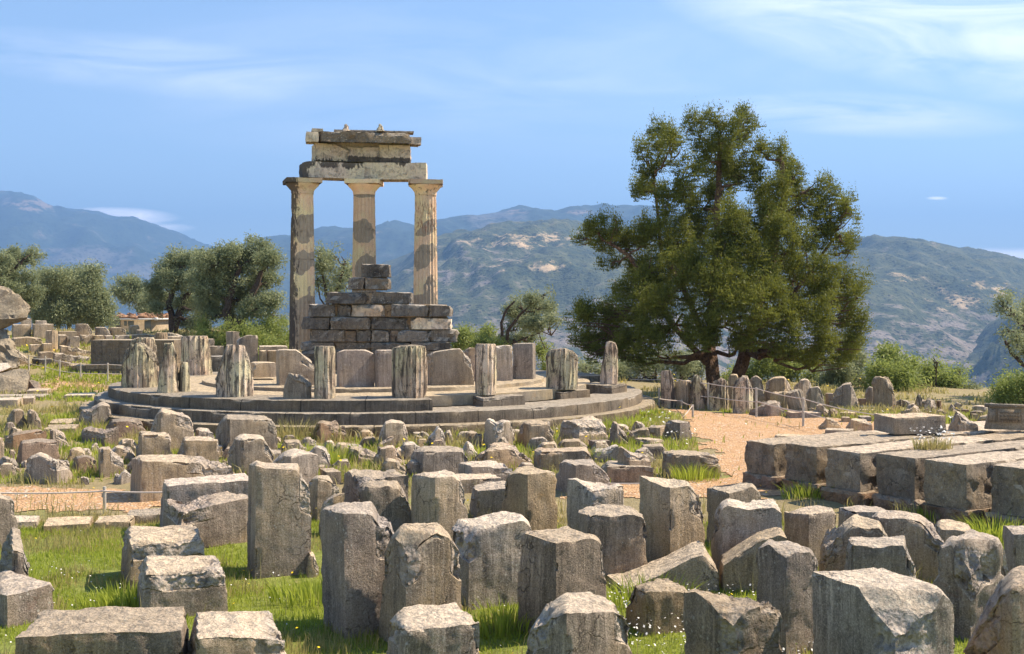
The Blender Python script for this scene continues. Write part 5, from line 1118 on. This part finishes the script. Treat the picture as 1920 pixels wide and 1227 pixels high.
rp += [(P3(1506, 748, 25.07), P3(1640, 778, 22.5)), (P3(1506, 772, 25.07), P3(1548, 784, 24)), (P3(1180, 711, 33), P3(1259, 710, 30.3)), (P3(1236, 731, 29.9), P3(1259, 733, 30.3)), (P3(1418, 753, 27.28), P3(1506, 774, 25.07))]
fence('two-strand rope fence on metal posts along the right gravel path', posts, rp)
q_ = [(1236, 28.8, 745), (1278, 29.4, 750), (1299, 27.1, 759)]
fence('low rope and short stakes at the right end of the round steps', [(X_(a, Y), Y, 0, Z_(t, Y)) for a, Y, t in q_[1:]], [(P3(1236, 748, 28.8), P3(1278, 752, 29.4)), (P3(1278, 753, 29.4), P3(1299, 760, 27.1)), (P3(1299, 760, 27.1), P3(1281, 782, 26.6))])
q_ = [(23, 42.5, 642, 662), (35, 42.0, 656, 690), (54, 41.6, 666, 697), (85, 41.0, 668, 708), (112, 40.3, 675, 716), (151, 39.7, 681, 719.5), (202, 39.4, 681, 720), (262, 39.4, 684, 720)]
posts = [(X_(a, Y), Y, Z_(b_, Y), Z_(t, Y) - Z_(b_, Y)) for a, Y, t, b_ in q_]
rp = []
for i in range(len(q_) - 1):
    for f in (.06, .5):
        h0 = q_[i][2] + (q_[i][3] - q_[i][2]) * f; h1 = q_[i + 1][2] + (q_[i + 1][3] - q_[i + 1][2]) * f
        rp.append((P3(q_[i][0], h0, q_[i][1] - .03), P3(q_[i + 1][0], h1, q_[i + 1][1] - .03)))
fence('two-strand rope fence on thin posts in front of the left pedestal', posts, rp)
fx, fy, _ = gxy(196, 958, 0)
fence('single rope on one weathered stake along the left foreground path', [(fx, fy, 0, Z_(913, fy))], [(P3(-30, 924, fy), P3(196, 921, fy - .02)), (P3(196, 921, fy - .02), P3(310, 923, fy - .1)), (P3(1085, 904, 16.3), P3(1204, 907, 15.9))], r=.022)

# ------------------------------------------------------------------ trees
def leaves(cent, nper, size, asp, spread, up=0.0, rs=None, droop=0.0):
    """leaf quads clustered round centres; returns V,Q,rnd"""
    n = len(cent) * nper; c = np.repeat(cent, nper, 0); tr = np.repeat(rs.random(len(cent)), nper)
    d = rs.normal(size=(n, 3)); d /= np.linalg.norm(d, axis=1)[:, None]
    off = d * (rs.random(n) ** .6 * np.repeat(spread if np.ndim(spread) else np.full(len(cent), spread), nper))[:, None]
    off[:, 2] += up * np.abs(off[:, 2]) * 1.2
    p = c + off
    a = rs.normal(size=(n, 3)) + d * .8; a[:, 2] += up * 1.5 - droop; a /= np.linalg.norm(a, axis=1)[:, None]
    b = np.cross(a, rs.normal(size=(n, 3))); b /= np.linalg.norm(b, axis=1)[:, None]
    s = size * (.6 + .8 * rs.random(n)); a = a * s[:, None]; b = b * (s * asp)[:, None]
    V = np.stack([p - a * .5, p + b * .5, p + a * .5, p - b * .5], 1).reshape(-1, 3)
    Q = np.arange(n * 4).reshape(n, 4); r = np.clip(tr * .7 + rs.random(n) * .3, 0, 1)
    return V, Q, np.repeat(r, 4)
def tree(label, name, cat, base_px, Y, lobes, trunks, leafmat, barkmat, nclump, nper, size, asp, spread, seed, up=0., tw=.2, shell=.6, depthf=1.0, limbs=True, group=None, droop=0.0, basey=None, wind=0.0, flat=1.0, thin=.55):
    """lobes: (px,py,rx,ry[,dY]); trunks: lists of (px,py[,dY]) from the foot upward"""
    rs = np.random.default_rng(seed); X = X_(base_px, Y); g = float(G2(X, Y)) if basey is None else Z_(basey, Y)
    e = empty(name, (X, Y, g), label, cat, group)
    L3 = []
    for l in lobes:
        dY = l[4] if len(l) > 4 else rs.normal() * .8 * depthf
        yy_ = Y + dY; k = yy_ / F
        L3.append((X_(l[0], yy_), yy_, Z_(l[1], yy_), l[2] * k, (l[2] + l[3]) / 2 * k * depthf, l[3] * k))
    L3 = np.array(L3); sub = []
    for l in L3:
        for _ in range(5):
            d = rs.normal(size=3); d[1] *= .7; d[2] += .1; d /= np.linalg.norm(d); q = rs.uniform(.28, .48)
            c = l[:3] + d * l[3:6] * rs.uniform(.62, .98); sub.append((c[0], c[1], c[2], l[3] * q, l[4] * q, l[5] * q * (1.25 if up > .5 else 1)))
    L0 = L3; L3 = L3.copy(); L3[:, 3:6] *= .72; L3 = np.concatenate([L3, np.array(sub)]); vol = L3[:, 3] * L3[:, 5] * L3[:, 4]; wgt = vol ** .75; wgt /= wgt.sum()
    cnt = np.maximum(1, (wgt * nclump).astype(int)); cs = []
    for l, c in zip(L3, cnt):
        d = rs.normal(size=(c * 3, 3)); d /= np.linalg.norm(d, axis=1)[:, None]
        r = np.where(rs.random(c * 3) < shell, .78 + .3 * rs.random(c * 3), rs.random(c * 3) ** .5)
        p = d * r[:, None] * l[3:6] + l[:3] + rs.normal(size=(c * 3, 3)) * .06
        keep = (fbm(p + seed, 1.5, 3) > -.16 + thin * .2)
        p = p[keep][:c]; cs.append(p)
    cs = np.concatenate(cs)
    if wind: cs[:, 0] += (cs[:, 2] - g) * 0
    sp = spread * (.6 + .8 * rs.random(len(cs)))
    V, Q, r = leaves(cs, nper, size, asp, sp, up, rs, droop)
    mesh_np('crown', V, Q, leafmat, parent=e, loc=(X, Y, g), attrs={'rnd': r}, smooth=False)
    vq = []; heads = []
    for t in trunks:
        pts = [np.array((X_(p[0], Y + (p[2] if len(p) > 2 else 0)), Y + (p[2] if len(p) > 2 else 0), Z_(p[1], Y))) for p in t]
        pts[0][2] = min(pts[0][2], g - .2) if (basey is None and len(vq) < 2) else pts[0][2]
        k = len(pts); w0 = tw if len(vq) < 2 else tw * .45; fine = []
        for i in range(k - 1):
            for q in np.linspace(0, 1, 5)[:-1]: fine.append(pts[i] * (1 - q) + pts[i + 1] * q + rs.normal(size=3) * w0 * .10)
        fine.append(pts[-1]); m = len(fine)
        rad = [w0 * (1.25 if i == 0 else 1) * (1 - .72 * i / m) for i in range(m)]
        vq.append(tube(fine, rad, 12, seed, .22)); heads += [(fine[i], rad[i]) for i in range(m // 3, m)]
    if limbs:
        for l in L0:
            H = min(heads, key=lambda h: np.linalg.norm(h[0] - l[:3]) + max(0, h[0][2] - l[2]) * 1.2); a, b_ = H[0], l[:3]
            n_ = 8; t = np.linspace(0, 1, n_)[:, None]; mid = (b_ - a) * t + a; mid[:, 2] -= (t * (1 - t))[:, 0] * np.linalg.norm(b_ - a) * .25; mid += rs.normal(size=mid.shape) * .05 * np.linalg.norm(b_ - a) * np.sin(t * pi)
            vq.append(tube(mid, np.linspace(max(H[1] * .55, .03), .018, n_), 6, 0, 0))
            for _ in range(4):
                d = rs.normal(size=3); d /= np.linalg.norm(d); en = b_ + d * l[3:6] * .85; s0 = mid[rs.integers(3, n_)]
                vq.append(tube([s0, (s0 + en) / 2 + rs.normal(size=3) * .05, en], [.028, .018, .008], 5))
    V, Q = merge(vq); mesh_np('trunk', V, Q, barkmat, parent=e, loc=(X, Y, g))
    return e
# the big tree
big = []
Lb = [(1215, 300, 32, 48), (1235, 265, 30, 28), (1262, 270, 22, 26), (1220, 350, 36, 30), (1300, 245, 24, 30), (1318, 285, 24, 34), (1345, 232, 26, 28), (1372, 260, 26, 42), (1400, 235, 26, 28), (1412, 275, 28, 36), (1345, 310, 32, 44), (1400, 330, 38, 40), (1290, 330, 34, 46), (1255, 385, 34, 36), (1315, 390, 36, 44),
      (1463, 285, 14, 24), (1470, 315, 26, 30), (1490, 335, 24, 32), (1460, 370, 32, 36), (1500, 380, 32, 36), (1545, 350, 16, 24), (1555, 385, 30, 34), (1585, 400, 18, 26), (1575, 440, 32, 36), (1540, 430, 34, 40), (1592, 470, 18, 30),
      (1370, 400, 26, 34, -1.6), (1372, 440, 42, 42, -2.0), (1350, 480, 46, 44, -2.2), (1400, 470, 38, 44, -2), (1450, 420, 26, 34, -1.2), (1465, 460, 36, 40, -1.6), (1430, 520, 44, 46, -2.0),
      (1120, 430, 32, 24), (1100, 445, 22, 24), (1155, 425, 14, 22), (1150, 460, 38, 28), (1190, 455, 34, 26), (1225, 440, 36, 34), (1270, 455, 42, 40), (1185, 490, 30, 20), (1145, 495, 22, 14),
      (1230, 510, 40, 36, -1), (1290, 520, 50, 46, -2), (1340, 560, 56, 50, -2.6), (1250, 570, 50, 40, -2), (1200, 580, 44, 34, -1.2), (1140, 590, 40, 26), (1105, 585, 26, 22), (1095, 610, 26, 24), (1130, 640, 40, 24), (1185, 640, 46, 28, -1), (1240, 630, 50, 30, -2.2), (1300, 630, 50, 30, -2.4), (1120, 665, 26, 14),
      (1400, 590, 52, 48, -2.8), (1460, 570, 46, 46, -2.4), (1510, 500, 42, 44, -1.4), (1545, 540, 38, 44, -1.2), (1590, 530, 28, 40), (1575, 590, 36, 40), (1520, 600, 46, 44, -2), (1605, 640, 22, 26), (1580, 645, 34, 30), (1530, 650, 44, 26, -1.6), (1470, 640, 48, 30, -2.4), (1400, 640, 48, 26, -2.4), (1545, 672, 30, 14), (1500, 672, 24, 12, -1.5), (1350, 620, 40, 26, -2.4), (1600, 600, 24, 24), (1608, 560, 14, 20), (1510, 450, 30, 30, -.8), (1080, 640, 14, 14),
      (1120, 655, 36, 22), (1180, 672, 34, 18, -.5), (1225, 664, 34, 16, -1.5), (1480, 668, 30, 14, -1.8), (1530, 684, 34, 16, -1), (1582, 674, 28, 18), (1095, 590, 22, 20), (1175, 540, 36, 30), (1230, 560, 40, 36, 1), (1160, 610, 44, 30, .8), (1350, 350, 40, 40, 1.5), (1300, 440, 60, 50, 1.5), (1430, 430, 60, 60, 1.8), (1480, 520, 60, 60, 1.8), (1250, 520, 60, 40, 1.8), (1380, 540, 60, 50, 1.8)]
tree('huge dark green spreading cypress with twin trunks behind the column fragments', 'cypress_tree', 'tree', 1345, 34.0, Lb,
     [[(1340, 770), (1337, 700), (1330, 660), (1335, 560, .2), (1345, 430, .3), (1350, 270, .2)], [(1378, 770, .4), (1384, 700, .4), (1400, 640, .5), (1440, 520, .6), (1470, 360, .6), (1465, 300, .5)], [(1330, 665), (1290, 560, .3), (1240, 470, .4), (1225, 330, .3)], [(1400, 640, .5), (1480, 560, .6), (1560, 450, .5)], [(1325, 680), (1260, 610, -.5), (1180, 480, -.2), (1130, 450, 0)]],
     junim, barkm, 15000, 38, .062, .36, .17, 21, up=.9, tw=.23, shell=.7, depthf=.8, thin=.1)
OL = 'olive trees around the ruins'
def olive(label, bp, Y, lobes, trunks, n, seed, mat=olivem, size=.12, nper=26, spread=.30, tw=.17, name='olive_tree', cat='tree', **k):
    return tree(label, name, cat, bp, Y, lobes, trunks, mat, barkd, n, nper, size, .32, spread, seed, tw=tw, group=OL if cat == 'tree' else 'shrubs behind the ruins', **k)
olive('large round olive tree with a thick leaning trunk left of the columns', 430, 50, [(405, 490, 32, 28), (440, 478, 32, 26), (480, 475, 30, 26), (505, 495, 24, 26), (470, 510, 40, 30), (425, 525, 38, 30), (510, 530, 20, 18), (395, 545, 34, 30), (450, 560, 44, 26), (500, 570, 34, 20), (420, 580, 34, 20), (520, 592, 22, 14), (470, 590, 30, 12), (380, 500, 24, 24), (395, 590, 20, 14)], [[(436, 660), (432, 610), (424, 585), (436, 540), (450, 500)], [(430, 600), (470, 560), (490, 510)]], 2600, 31, tw=.26)
olive('olive tree with a straight dark trunk right of the hut', 322, 55, [(310, 505, 26, 22), (340, 495, 30, 22), (370, 490, 28, 22), (300, 535, 24, 22), (335, 530, 32, 24), (370, 530, 30, 24), (310, 565, 30, 18), (350, 570, 32, 22), (385, 565, 22, 22), (375, 600, 24, 16), (300, 580, 16, 12), (355, 605, 26, 14)], [[(324, 650), (322, 600), (318, 570), (330, 530), (340, 500)], [(322, 600), (345, 560), (370, 530)]], 2200, 32, tw=.2)
olive('thin olive tree leaning left behind the hut roof', 268, 84, [(240, 530, 22, 12), (225, 545, 20, 10), (250, 548, 24, 14), (270, 560, 22, 14), (285, 575, 24, 20), (265, 580, 18, 12), (240, 562, 14, 8)], [[(300, 640), (280, 600), (262, 570), (245, 540)]], 700, 33, size=.18, spread=.5)
olive('pale olive tree with two dark stems at the left', 118, 64, [(80, 530, 26, 22), (110, 520, 28, 18), (145, 518, 28, 18), (175, 520, 22, 22), (90, 555, 34, 24), (130, 550, 34, 28), (170, 550, 30, 26), (195, 575, 26, 20), (75, 585, 30, 22), (120, 590, 36, 20), (165, 590, 36, 22), (60, 560, 20, 20), (190, 590, 26, 20)], [[(112, 640), (108, 590), (112, 570), (106, 545)], [(128, 640), (132, 590), (140, 560), (138, 525)]], 2400, 34, mat=olivem, size=.15, spread=.5, tw=.13, thin=.3)
olive('dark olive crown reaching in from the left edge', 5, 58, [(0, 490, 26, 20), (30, 478, 26, 12), (60, 475, 20, 10), (45, 492, 26, 12), (15, 515, 26, 20), (-20, 500, 30, 30), (0, 545, 36, 24), (40, 520, 24, 14), (50, 560, 26, 24)], [[(-20, 640), (-10, 570), (10, 520), (45, 485)]], 1500, 35)
olive('airy olive tree seen between the left and middle columns', 615, 46, [(600, 480, 14, 18), (625, 478, 18, 14), (648, 490, 16, 18), (612, 505, 22, 16), (640, 515, 20, 18), (605, 530, 16, 16), (650, 535, 14, 16), (625, 545, 22, 14), (598, 500, 10, 14), (655, 510, 10, 14)], [[(618, 640), (614, 570), (610, 540), (600, 500)], [(616, 580), (632, 540), (645, 500)], [(616, 585), (600, 560), (594, 520)]], 420, 36, size=.11, spread=.36, tw=.10, thin=.9)
olive('windswept olive tree leaning right beyond the inner wall', 942, 46, [(975, 570, 18, 12), (1000, 562, 20, 10), (1025, 550, 16, 7), (960, 585, 14, 12), (985, 590, 24, 12), (1012, 585, 22, 12), (1040, 600, 16, 6), (1000, 608, 26, 12), (970, 615, 22, 12), (985, 632, 22, 8), (1030, 575, 12, 8), (955, 635, 18, 10)], [[(940, 690), (942, 640), (940, 605), (950, 580), (965, 565)], [(941, 650), (952, 620), (975, 590), (1010, 560)], [(941, 655), (970, 640), (1010, 625), (1022, 655)]], 800, 37, size=.11, spread=.3, tw=.09)
SH = 'shrubs'
def bush(label, bp, Y, lobes, n, seed, stems, mat=bushm, **k):
    return olive(label, bp, Y, lobes, stems, n, seed, mat=mat, name='shrub', cat='shrub', size=k.pop('size', .11), tw=k.pop('tw', .05), spread=k.pop('spread', .36), **k)
bush('bright green feathery shrub left of the left column', 470, 49, [(440, 625, 40, 14), (500, 620, 36, 16), (400, 635, 30, 12), (530, 640, 24, 14), (470, 645, 60, 12), (385, 615, 16, 12)], 900, 41, [[(450, 690), (450, 630)], [(500, 690), (505, 630)]], size=.11, spread=.42)
bush('light green shrub behind the wall right of the masonry heap', 885, 47, [(870, 640, 22, 18), (900, 645, 26, 14), (915, 630, 14, 16), (875, 622, 8, 10), (935, 650, 14, 12)], 420, 42, [[(880, 700), (878, 640)], [(912, 700), (915, 635)]])
bush('small sprig shrub between the inner wall and the broad pale drum', 1018, 47, [(1016, 665, 10, 20), (1025, 650, 8, 14), (1030, 690, 18, 14)], 120, 43, [[(1018, 720), (1018, 650)]])
bush('olive shrub behind the twin trunks, left side', 1250, 41, [(1200, 690, 44, 22), (1260, 680, 40, 26), (1150, 700, 40, 16), (1300, 690, 30, 24), (1230, 720, 60, 14), (1100, 690, 26, 12)], 700, 44, [[(1230, 770), (1230, 690)], [(1280, 770), (1275, 690)]], mat=olivem)
bush('olive shrub behind the twin trunks, right side', 1440, 41, [(1400, 700, 30, 22), (1440, 690, 34, 28), (1490, 695, 36, 26), (1370, 710, 20, 20), (1530, 712, 24, 22), (1460, 725, 60, 14)], 700, 45, [[(1440, 770), (1440, 700)], [(1500, 770), (1495, 700)]], mat=bushm)
bush('round silvery olive bush behind the swept block', 1590, 38.5, [(1570, 690, 26, 24), (1600, 680, 28, 22), (1560, 720, 30, 20), (1610, 715, 32, 22), (1590, 745, 44, 14), (1545, 735, 16, 16)], 700, 46, [[(1600, 790), (1595, 730), (1575, 690)], [(1605, 790), (1620, 720)]], mat=olivem)
bush('tall light olive bush behind the boulder-topped stone', 1680, 38, [(1670, 675, 24, 22), (1695, 690, 24, 20), (1650, 705, 28, 22), (1690, 720, 32, 24), (1720, 720, 24, 22), (1660, 740, 40, 16), (1640, 690, 16, 18)], 800, 47, [[(1680, 790), (1672, 700)], [(1690, 790), (1705, 710)]])
bush('feathery olive bush behind the cream squared stone', 1755, 37.6, [(1755, 680, 8, 14), (1750, 705, 26, 16), (1780, 715, 26, 18), (1745, 735, 32, 18), (1785, 745, 30, 16), (1740, 755, 30, 10), (1800, 700, 14, 8)], 650, 48, [[(1755, 790), (1755, 700)], [(1765, 790), (1785, 715)]])
bush('low dark olive bush above the far right rubble', 1815, 37, [(1815, 740, 24, 14), (1830, 752, 20, 12), (1800, 758, 30, 10), (1835, 765, 12, 8)], 330, 49, [[(1815, 790), (1815, 745)]], mat=olivem)
olive('olive branches reaching in from the right edge', 1950, 33, [(1880, 565, 14, 18), (1895, 590, 16, 16), (1915, 610, 20, 22), (1905, 640, 18, 16), (1930, 580, 16, 30), (1935, 640, 26, 30), (1890, 618, 10, 12)], [[(1960, 760), (1950, 700), (1925, 690), (1895, 660), (1885, 640)], [(1950, 700), (1935, 640), (1900, 590)]], 360, 50, size=.09, spread=.28, tw=.10, thin=.4)
bush('bright yellow-green bush at the right edge', 1915, 31, [(1905, 745, 30, 20), (1925, 725, 24, 22), (1890, 730, 16, 14), (1895, 712, 14, 10), (1920, 765, 40, 12)], 500, 51, [[(1915, 800), (1910, 740)]], size=.09)

# ------------------------------------------------------------------ grass
def blocked(x, y):
    r = np.zeros(len(x), bool)
    for (cx_, cy_, rad, a, b_, nx__, ny__, t) in BASES:
        if t is None: r |= (x - cx_) ** 2 + (y - cy_) ** 2 < (rad * .95) ** 2
        else:
            dx, dy = x - nx__, y - ny__; A = dx * -cos(t) + dy * sin(t); B = dx * sin(t) + dy * cos(t)
            r |= (A > .01) & (A < a - .01) & (B > .01) & (B < b_ - .01)
    r |= (x - TX) ** 2 + (y - TY) ** 2 < 7.3 ** 2
    r |= (inpoly(x, y, PATH) | inpoly(x, y, PATHL)) & (RNG.random(len(x)) < np.where((y < 18) & (x < 0), .80, .99))
    e = (x - O_[0]) * A_[0] + (y - O_[1]) * A_[1]; f = (x - O_[0]) * N_[0] + (y - O_[1]) * N_[1]
    r |= (e > -.1) & (e < 7) & (f > -.3) & (f < 4.3)
    return r
def blades(name, n, area, hmin, hmax, w, mat, label_kind='stuff', dens=None, clump=1.2, seed=0, lean=.5):
    rs = np.random.default_rng(seed); x = rs.uniform(area[0], area[1], n); y = area[2] + (area[3] - area[2]) * rs.random(n)
    inview = (np.abs(x / np.maximum(y, .1)) < .50); x, y = x[inview], y[inview]
    nz = fbm(np.stack([x, y, x * 0 + seed], 1), clump, 4)
    keep = nz > (dens(x, y) if callable(dens) else dens); keep &= ~blocked(x, y); x, y, nz = x[keep], y[keep], nz[keep]
    m = len(x); z = Gn(x, y); hh = (hmin + (hmax - hmin) * rs.random(m) ** 1.6) * (.75 + np.clip(nz, -.3, .6)); a = rs.random(m) * 2 * pi; wd = w * (.6 + .8 * rs.random(m)) * (1 + np.clip((y - 12) / 14, 0, 1.6))
    dx, dy = np.cos(a), np.sin(a); ln = hh * lean * rs.random(m); b2 = rs.random(m) * 2 * pi; lx, ly = np.cos(b2) * ln, np.sin(b2) * ln
    p = np.stack([x, y, z - .01], 1); s = np.stack([dx * wd, dy * wd, dx * 0], 1)
    p1 = p + np.stack([lx * .35, ly * .35, hh * .6], 1); p2 = p + np.stack([lx, ly, hh * (1 - .25 * (ln / np.maximum(hh, .01)))], 1)
    V = np.stack([p - s / 2, p + s / 2, p1 + s * .35, p1 - s * .35, p2], 1).reshape(-1, 3)
    i = np.arange(m) * 5; Q = np.stack([i, i + 1, i + 2, i + 3], 1); T = np.stack([i + 3, i + 2, i + 4], 1)
    o = mesh_np(name, V, Q, mat, tri=T, attrs={'rnd': np.repeat(rs.random(m), 5)}, smooth=False)
    return tag(o, kind='stuff')
blades('grass', 260000, (-6.5, 6.5, 7.0, 13.9), .02, .085, .008, grassm, dens=lambda x, y: -.20 + np.clip((y - 10) / 4, 0, 1) * .22, seed=1)
blades('dry_grass', 150000, (-7, 7, 7.5, 14.2), .02, .14, .007, strawm, dens=lambda x, y: .16 - np.clip((y - 9.5) / 4, 0, 1) * .30, seed=2, clump=1.3)
blades('seed_grass', 1600, (-7, 7, 7.5, 14.2), .2, .42, .006, strawm, dens=lambda x, y: .0, seed=22, clump=2, lean=.7)
blades('grass', 130000, (-13, 13, 16.7, 29), .04, .2, .012, grassm, dens=lambda x, y: -.12, seed=3, clump=.8)
blades('dry_grass', 120000, (-14, 14, 13.8, 29.5), .05, .34, .010, strawm, dens=lambda x, y: .06, seed=4, clump=.9, lean=.8)
blades('grass', 60000, (-26, -6, 29, 52), .04, .2, .02, grassm, dens=lambda x, y: .02, seed=5, clump=.5)
blades('dry_grass', 90000, (-28, 15, 24, 62), .05, .25, .018, strawm, dens=lambda x, y: .0, seed=6, clump=.6)
def flowers(name, n, area, mat, hmin, hmax, s, seed, thr):
    rs = np.random.default_rng(seed); x = rs.uniform(area[0], area[1], n); y = rs.uniform(area[2], area[3], n); nz = fbm(np.stack([x, y, x * 0 + seed], 1), .8, 3)
    k = (nz > thr) & (~blocked(x, y) | (thr < -5)); x, y = x[k], y[k]; m = len(x); z = Gn(x, y) + rs.uniform(hmin, hmax, m); V = []; Q = []
    s = s * (1 + np.clip((y - 10) / 20, 0, 1)); a = rs.random(m) * pi; tl = rs.normal(size=(m, 2)) * .4
    c = np.stack([x, y, z], 1); u = np.stack([np.cos(a), np.sin(a), tl[:, 0]], 1) * s[:, None]; v = np.stack([-np.sin(a), np.cos(a), tl[:, 1]], 1) * s[:, None]
    V = np.stack([c - u, c - v * .9, c + u, c + v * .9], 1).reshape(-1, 3)
    return tag(mesh_np(name, V, np.arange(m * 4).reshape(m, 4), mat, smooth=False), kind='stuff')
flowers('yellow_wildflowers', 420, (-6, 7, 7.5, 16), yelm, .1, .25, .012, 61, .05)
flowers('yellow_wildflowers', 900, (-22, 12, 17, 48), yelm, .15, .4, .018, 62, .05)
flowers('white_wildflowers', 1500, (-6, 6, 7.5, 13), whm, .04, .12, .008, 63, .1)
flowers('white_wildflowers', 900, (.5, 2.4, 7.4, 10), whm, .05, .2, .010, 64, -.6)
flowers('white_wildflowers', 80, (5.42, 5.95, 14.95, 15.4), whm, .80, .97, .014, 66, -9)
flowers('white_wildflowers', 1500, (3, 12, 17, 27), whm, .08, .25, .016, 65, .0)


def tuft(label, px, py, z0=None, n=160, h=.35, spread=.25, mat=grassm, seed=0, w=.012, name='grass_tuft'):
    rs = np.random.default_rng(seed + 900); X, Y, g = gxy(px, py, z0); a = rs.random(n) * 2 * pi; r = spread * rs.random(n) ** .7
    x, y = X + np.cos(a) * r, Y + np.sin(a) * r * .6; hh = h * (.4 + .6 * rs.random(n)); ln = hh * .6 * rs.random(n)
    p = np.stack([x, y, x * 0 + g - .02], 1); b = rs.random(n) * pi; s = np.stack([np.cos(b), np.sin(b), b * 0], 1) * w
    p1 = p + np.stack([np.cos(a) * ln * .4, np.sin(a) * ln * .4, hh * .6], 1); p2 = p + np.stack([np.cos(a) * ln * 1.3, np.sin(a) * ln * 1.3, hh * .95], 1)
    V = np.stack([p - s / 2, p + s / 2, p1 + s * .35, p1 - s * .35, p2], 1).reshape(-1, 3); i = np.arange(n) * 5
    return tag(mesh_np(name, V, np.stack([i, i + 1, i + 2, i + 3], 1), mat, tri=np.stack([i + 3, i + 2, i + 4], 1), attrs={'rnd': np.repeat(rs.random(n), 5)}, smooth=False, loc=(X, Y, g)), label, 'grass tuft')
tuft('tall yellow-green tuft left of the reddish rubble below the steps', 555, 826, n=420, h=.55, spread=.7, seed=1, mat=strawm)
tuft('green tuft between the mound stone and the peaked block', 628, 872, n=260, h=.4, spread=.4, seed=2)
tuft('bright green tuft before the long weathered block by the path', 1300, 897, n=260, h=.3, spread=.4, seed=3)
tuft('yellow-green tuft below the right end of the steps', 1185, 806, n=380, h=.42, spread=.6, seed=4)
tuft('leafy bright green weed at the right end of the steps', 1222, 785, n=240, h=.3, spread=.3, seed=5, w=.04, name='weed_plant')
tuft('straw tuft left of the large long grey block', 385, 800, n=260, h=.5, spread=.5, seed=6, mat=strawm)
tuft('green tuft with yellow flowers under the fifth foundation beam', 1865, 1010, n=260, h=.35, spread=.35, seed=7)
tuft('green tuft under the fourth foundation beam', 1745, 975, n=160, h=.22, spread=.3, seed=8)
tuft('green tuft at the left end of the foundation', 1515, 935, n=220, h=.3, spread=.35, seed=9)
tuft('small green tuft on the long grooved block', 1124, 862, n=120, h=.28, spread=.15, seed=10)
tuft('green tuft against the left foot of the tall stained slab', 590, 1120, n=320, h=.22, spread=.45, seed=11)
tuft('green tuft at the foot of the nearer squat dowel-hole block', 250, 1130, n=320, h=.2, spread=.45, seed=12)
tuft('dry flowering plant growing on the foundation beams', 1748, 842, z0=.72, n=260, h=.22, spread=.26, seed=15, mat=strawm, name='flowering_plant')
tuft('long grass leaning on the tilted smooth slab', 1215, 1130, n=260, h=.3, spread=.4, seed=13)
tuft('tall grass between the thick slabs at the bottom centre', 945, 1180, n=320, h=.26, spread=.4, seed=14)
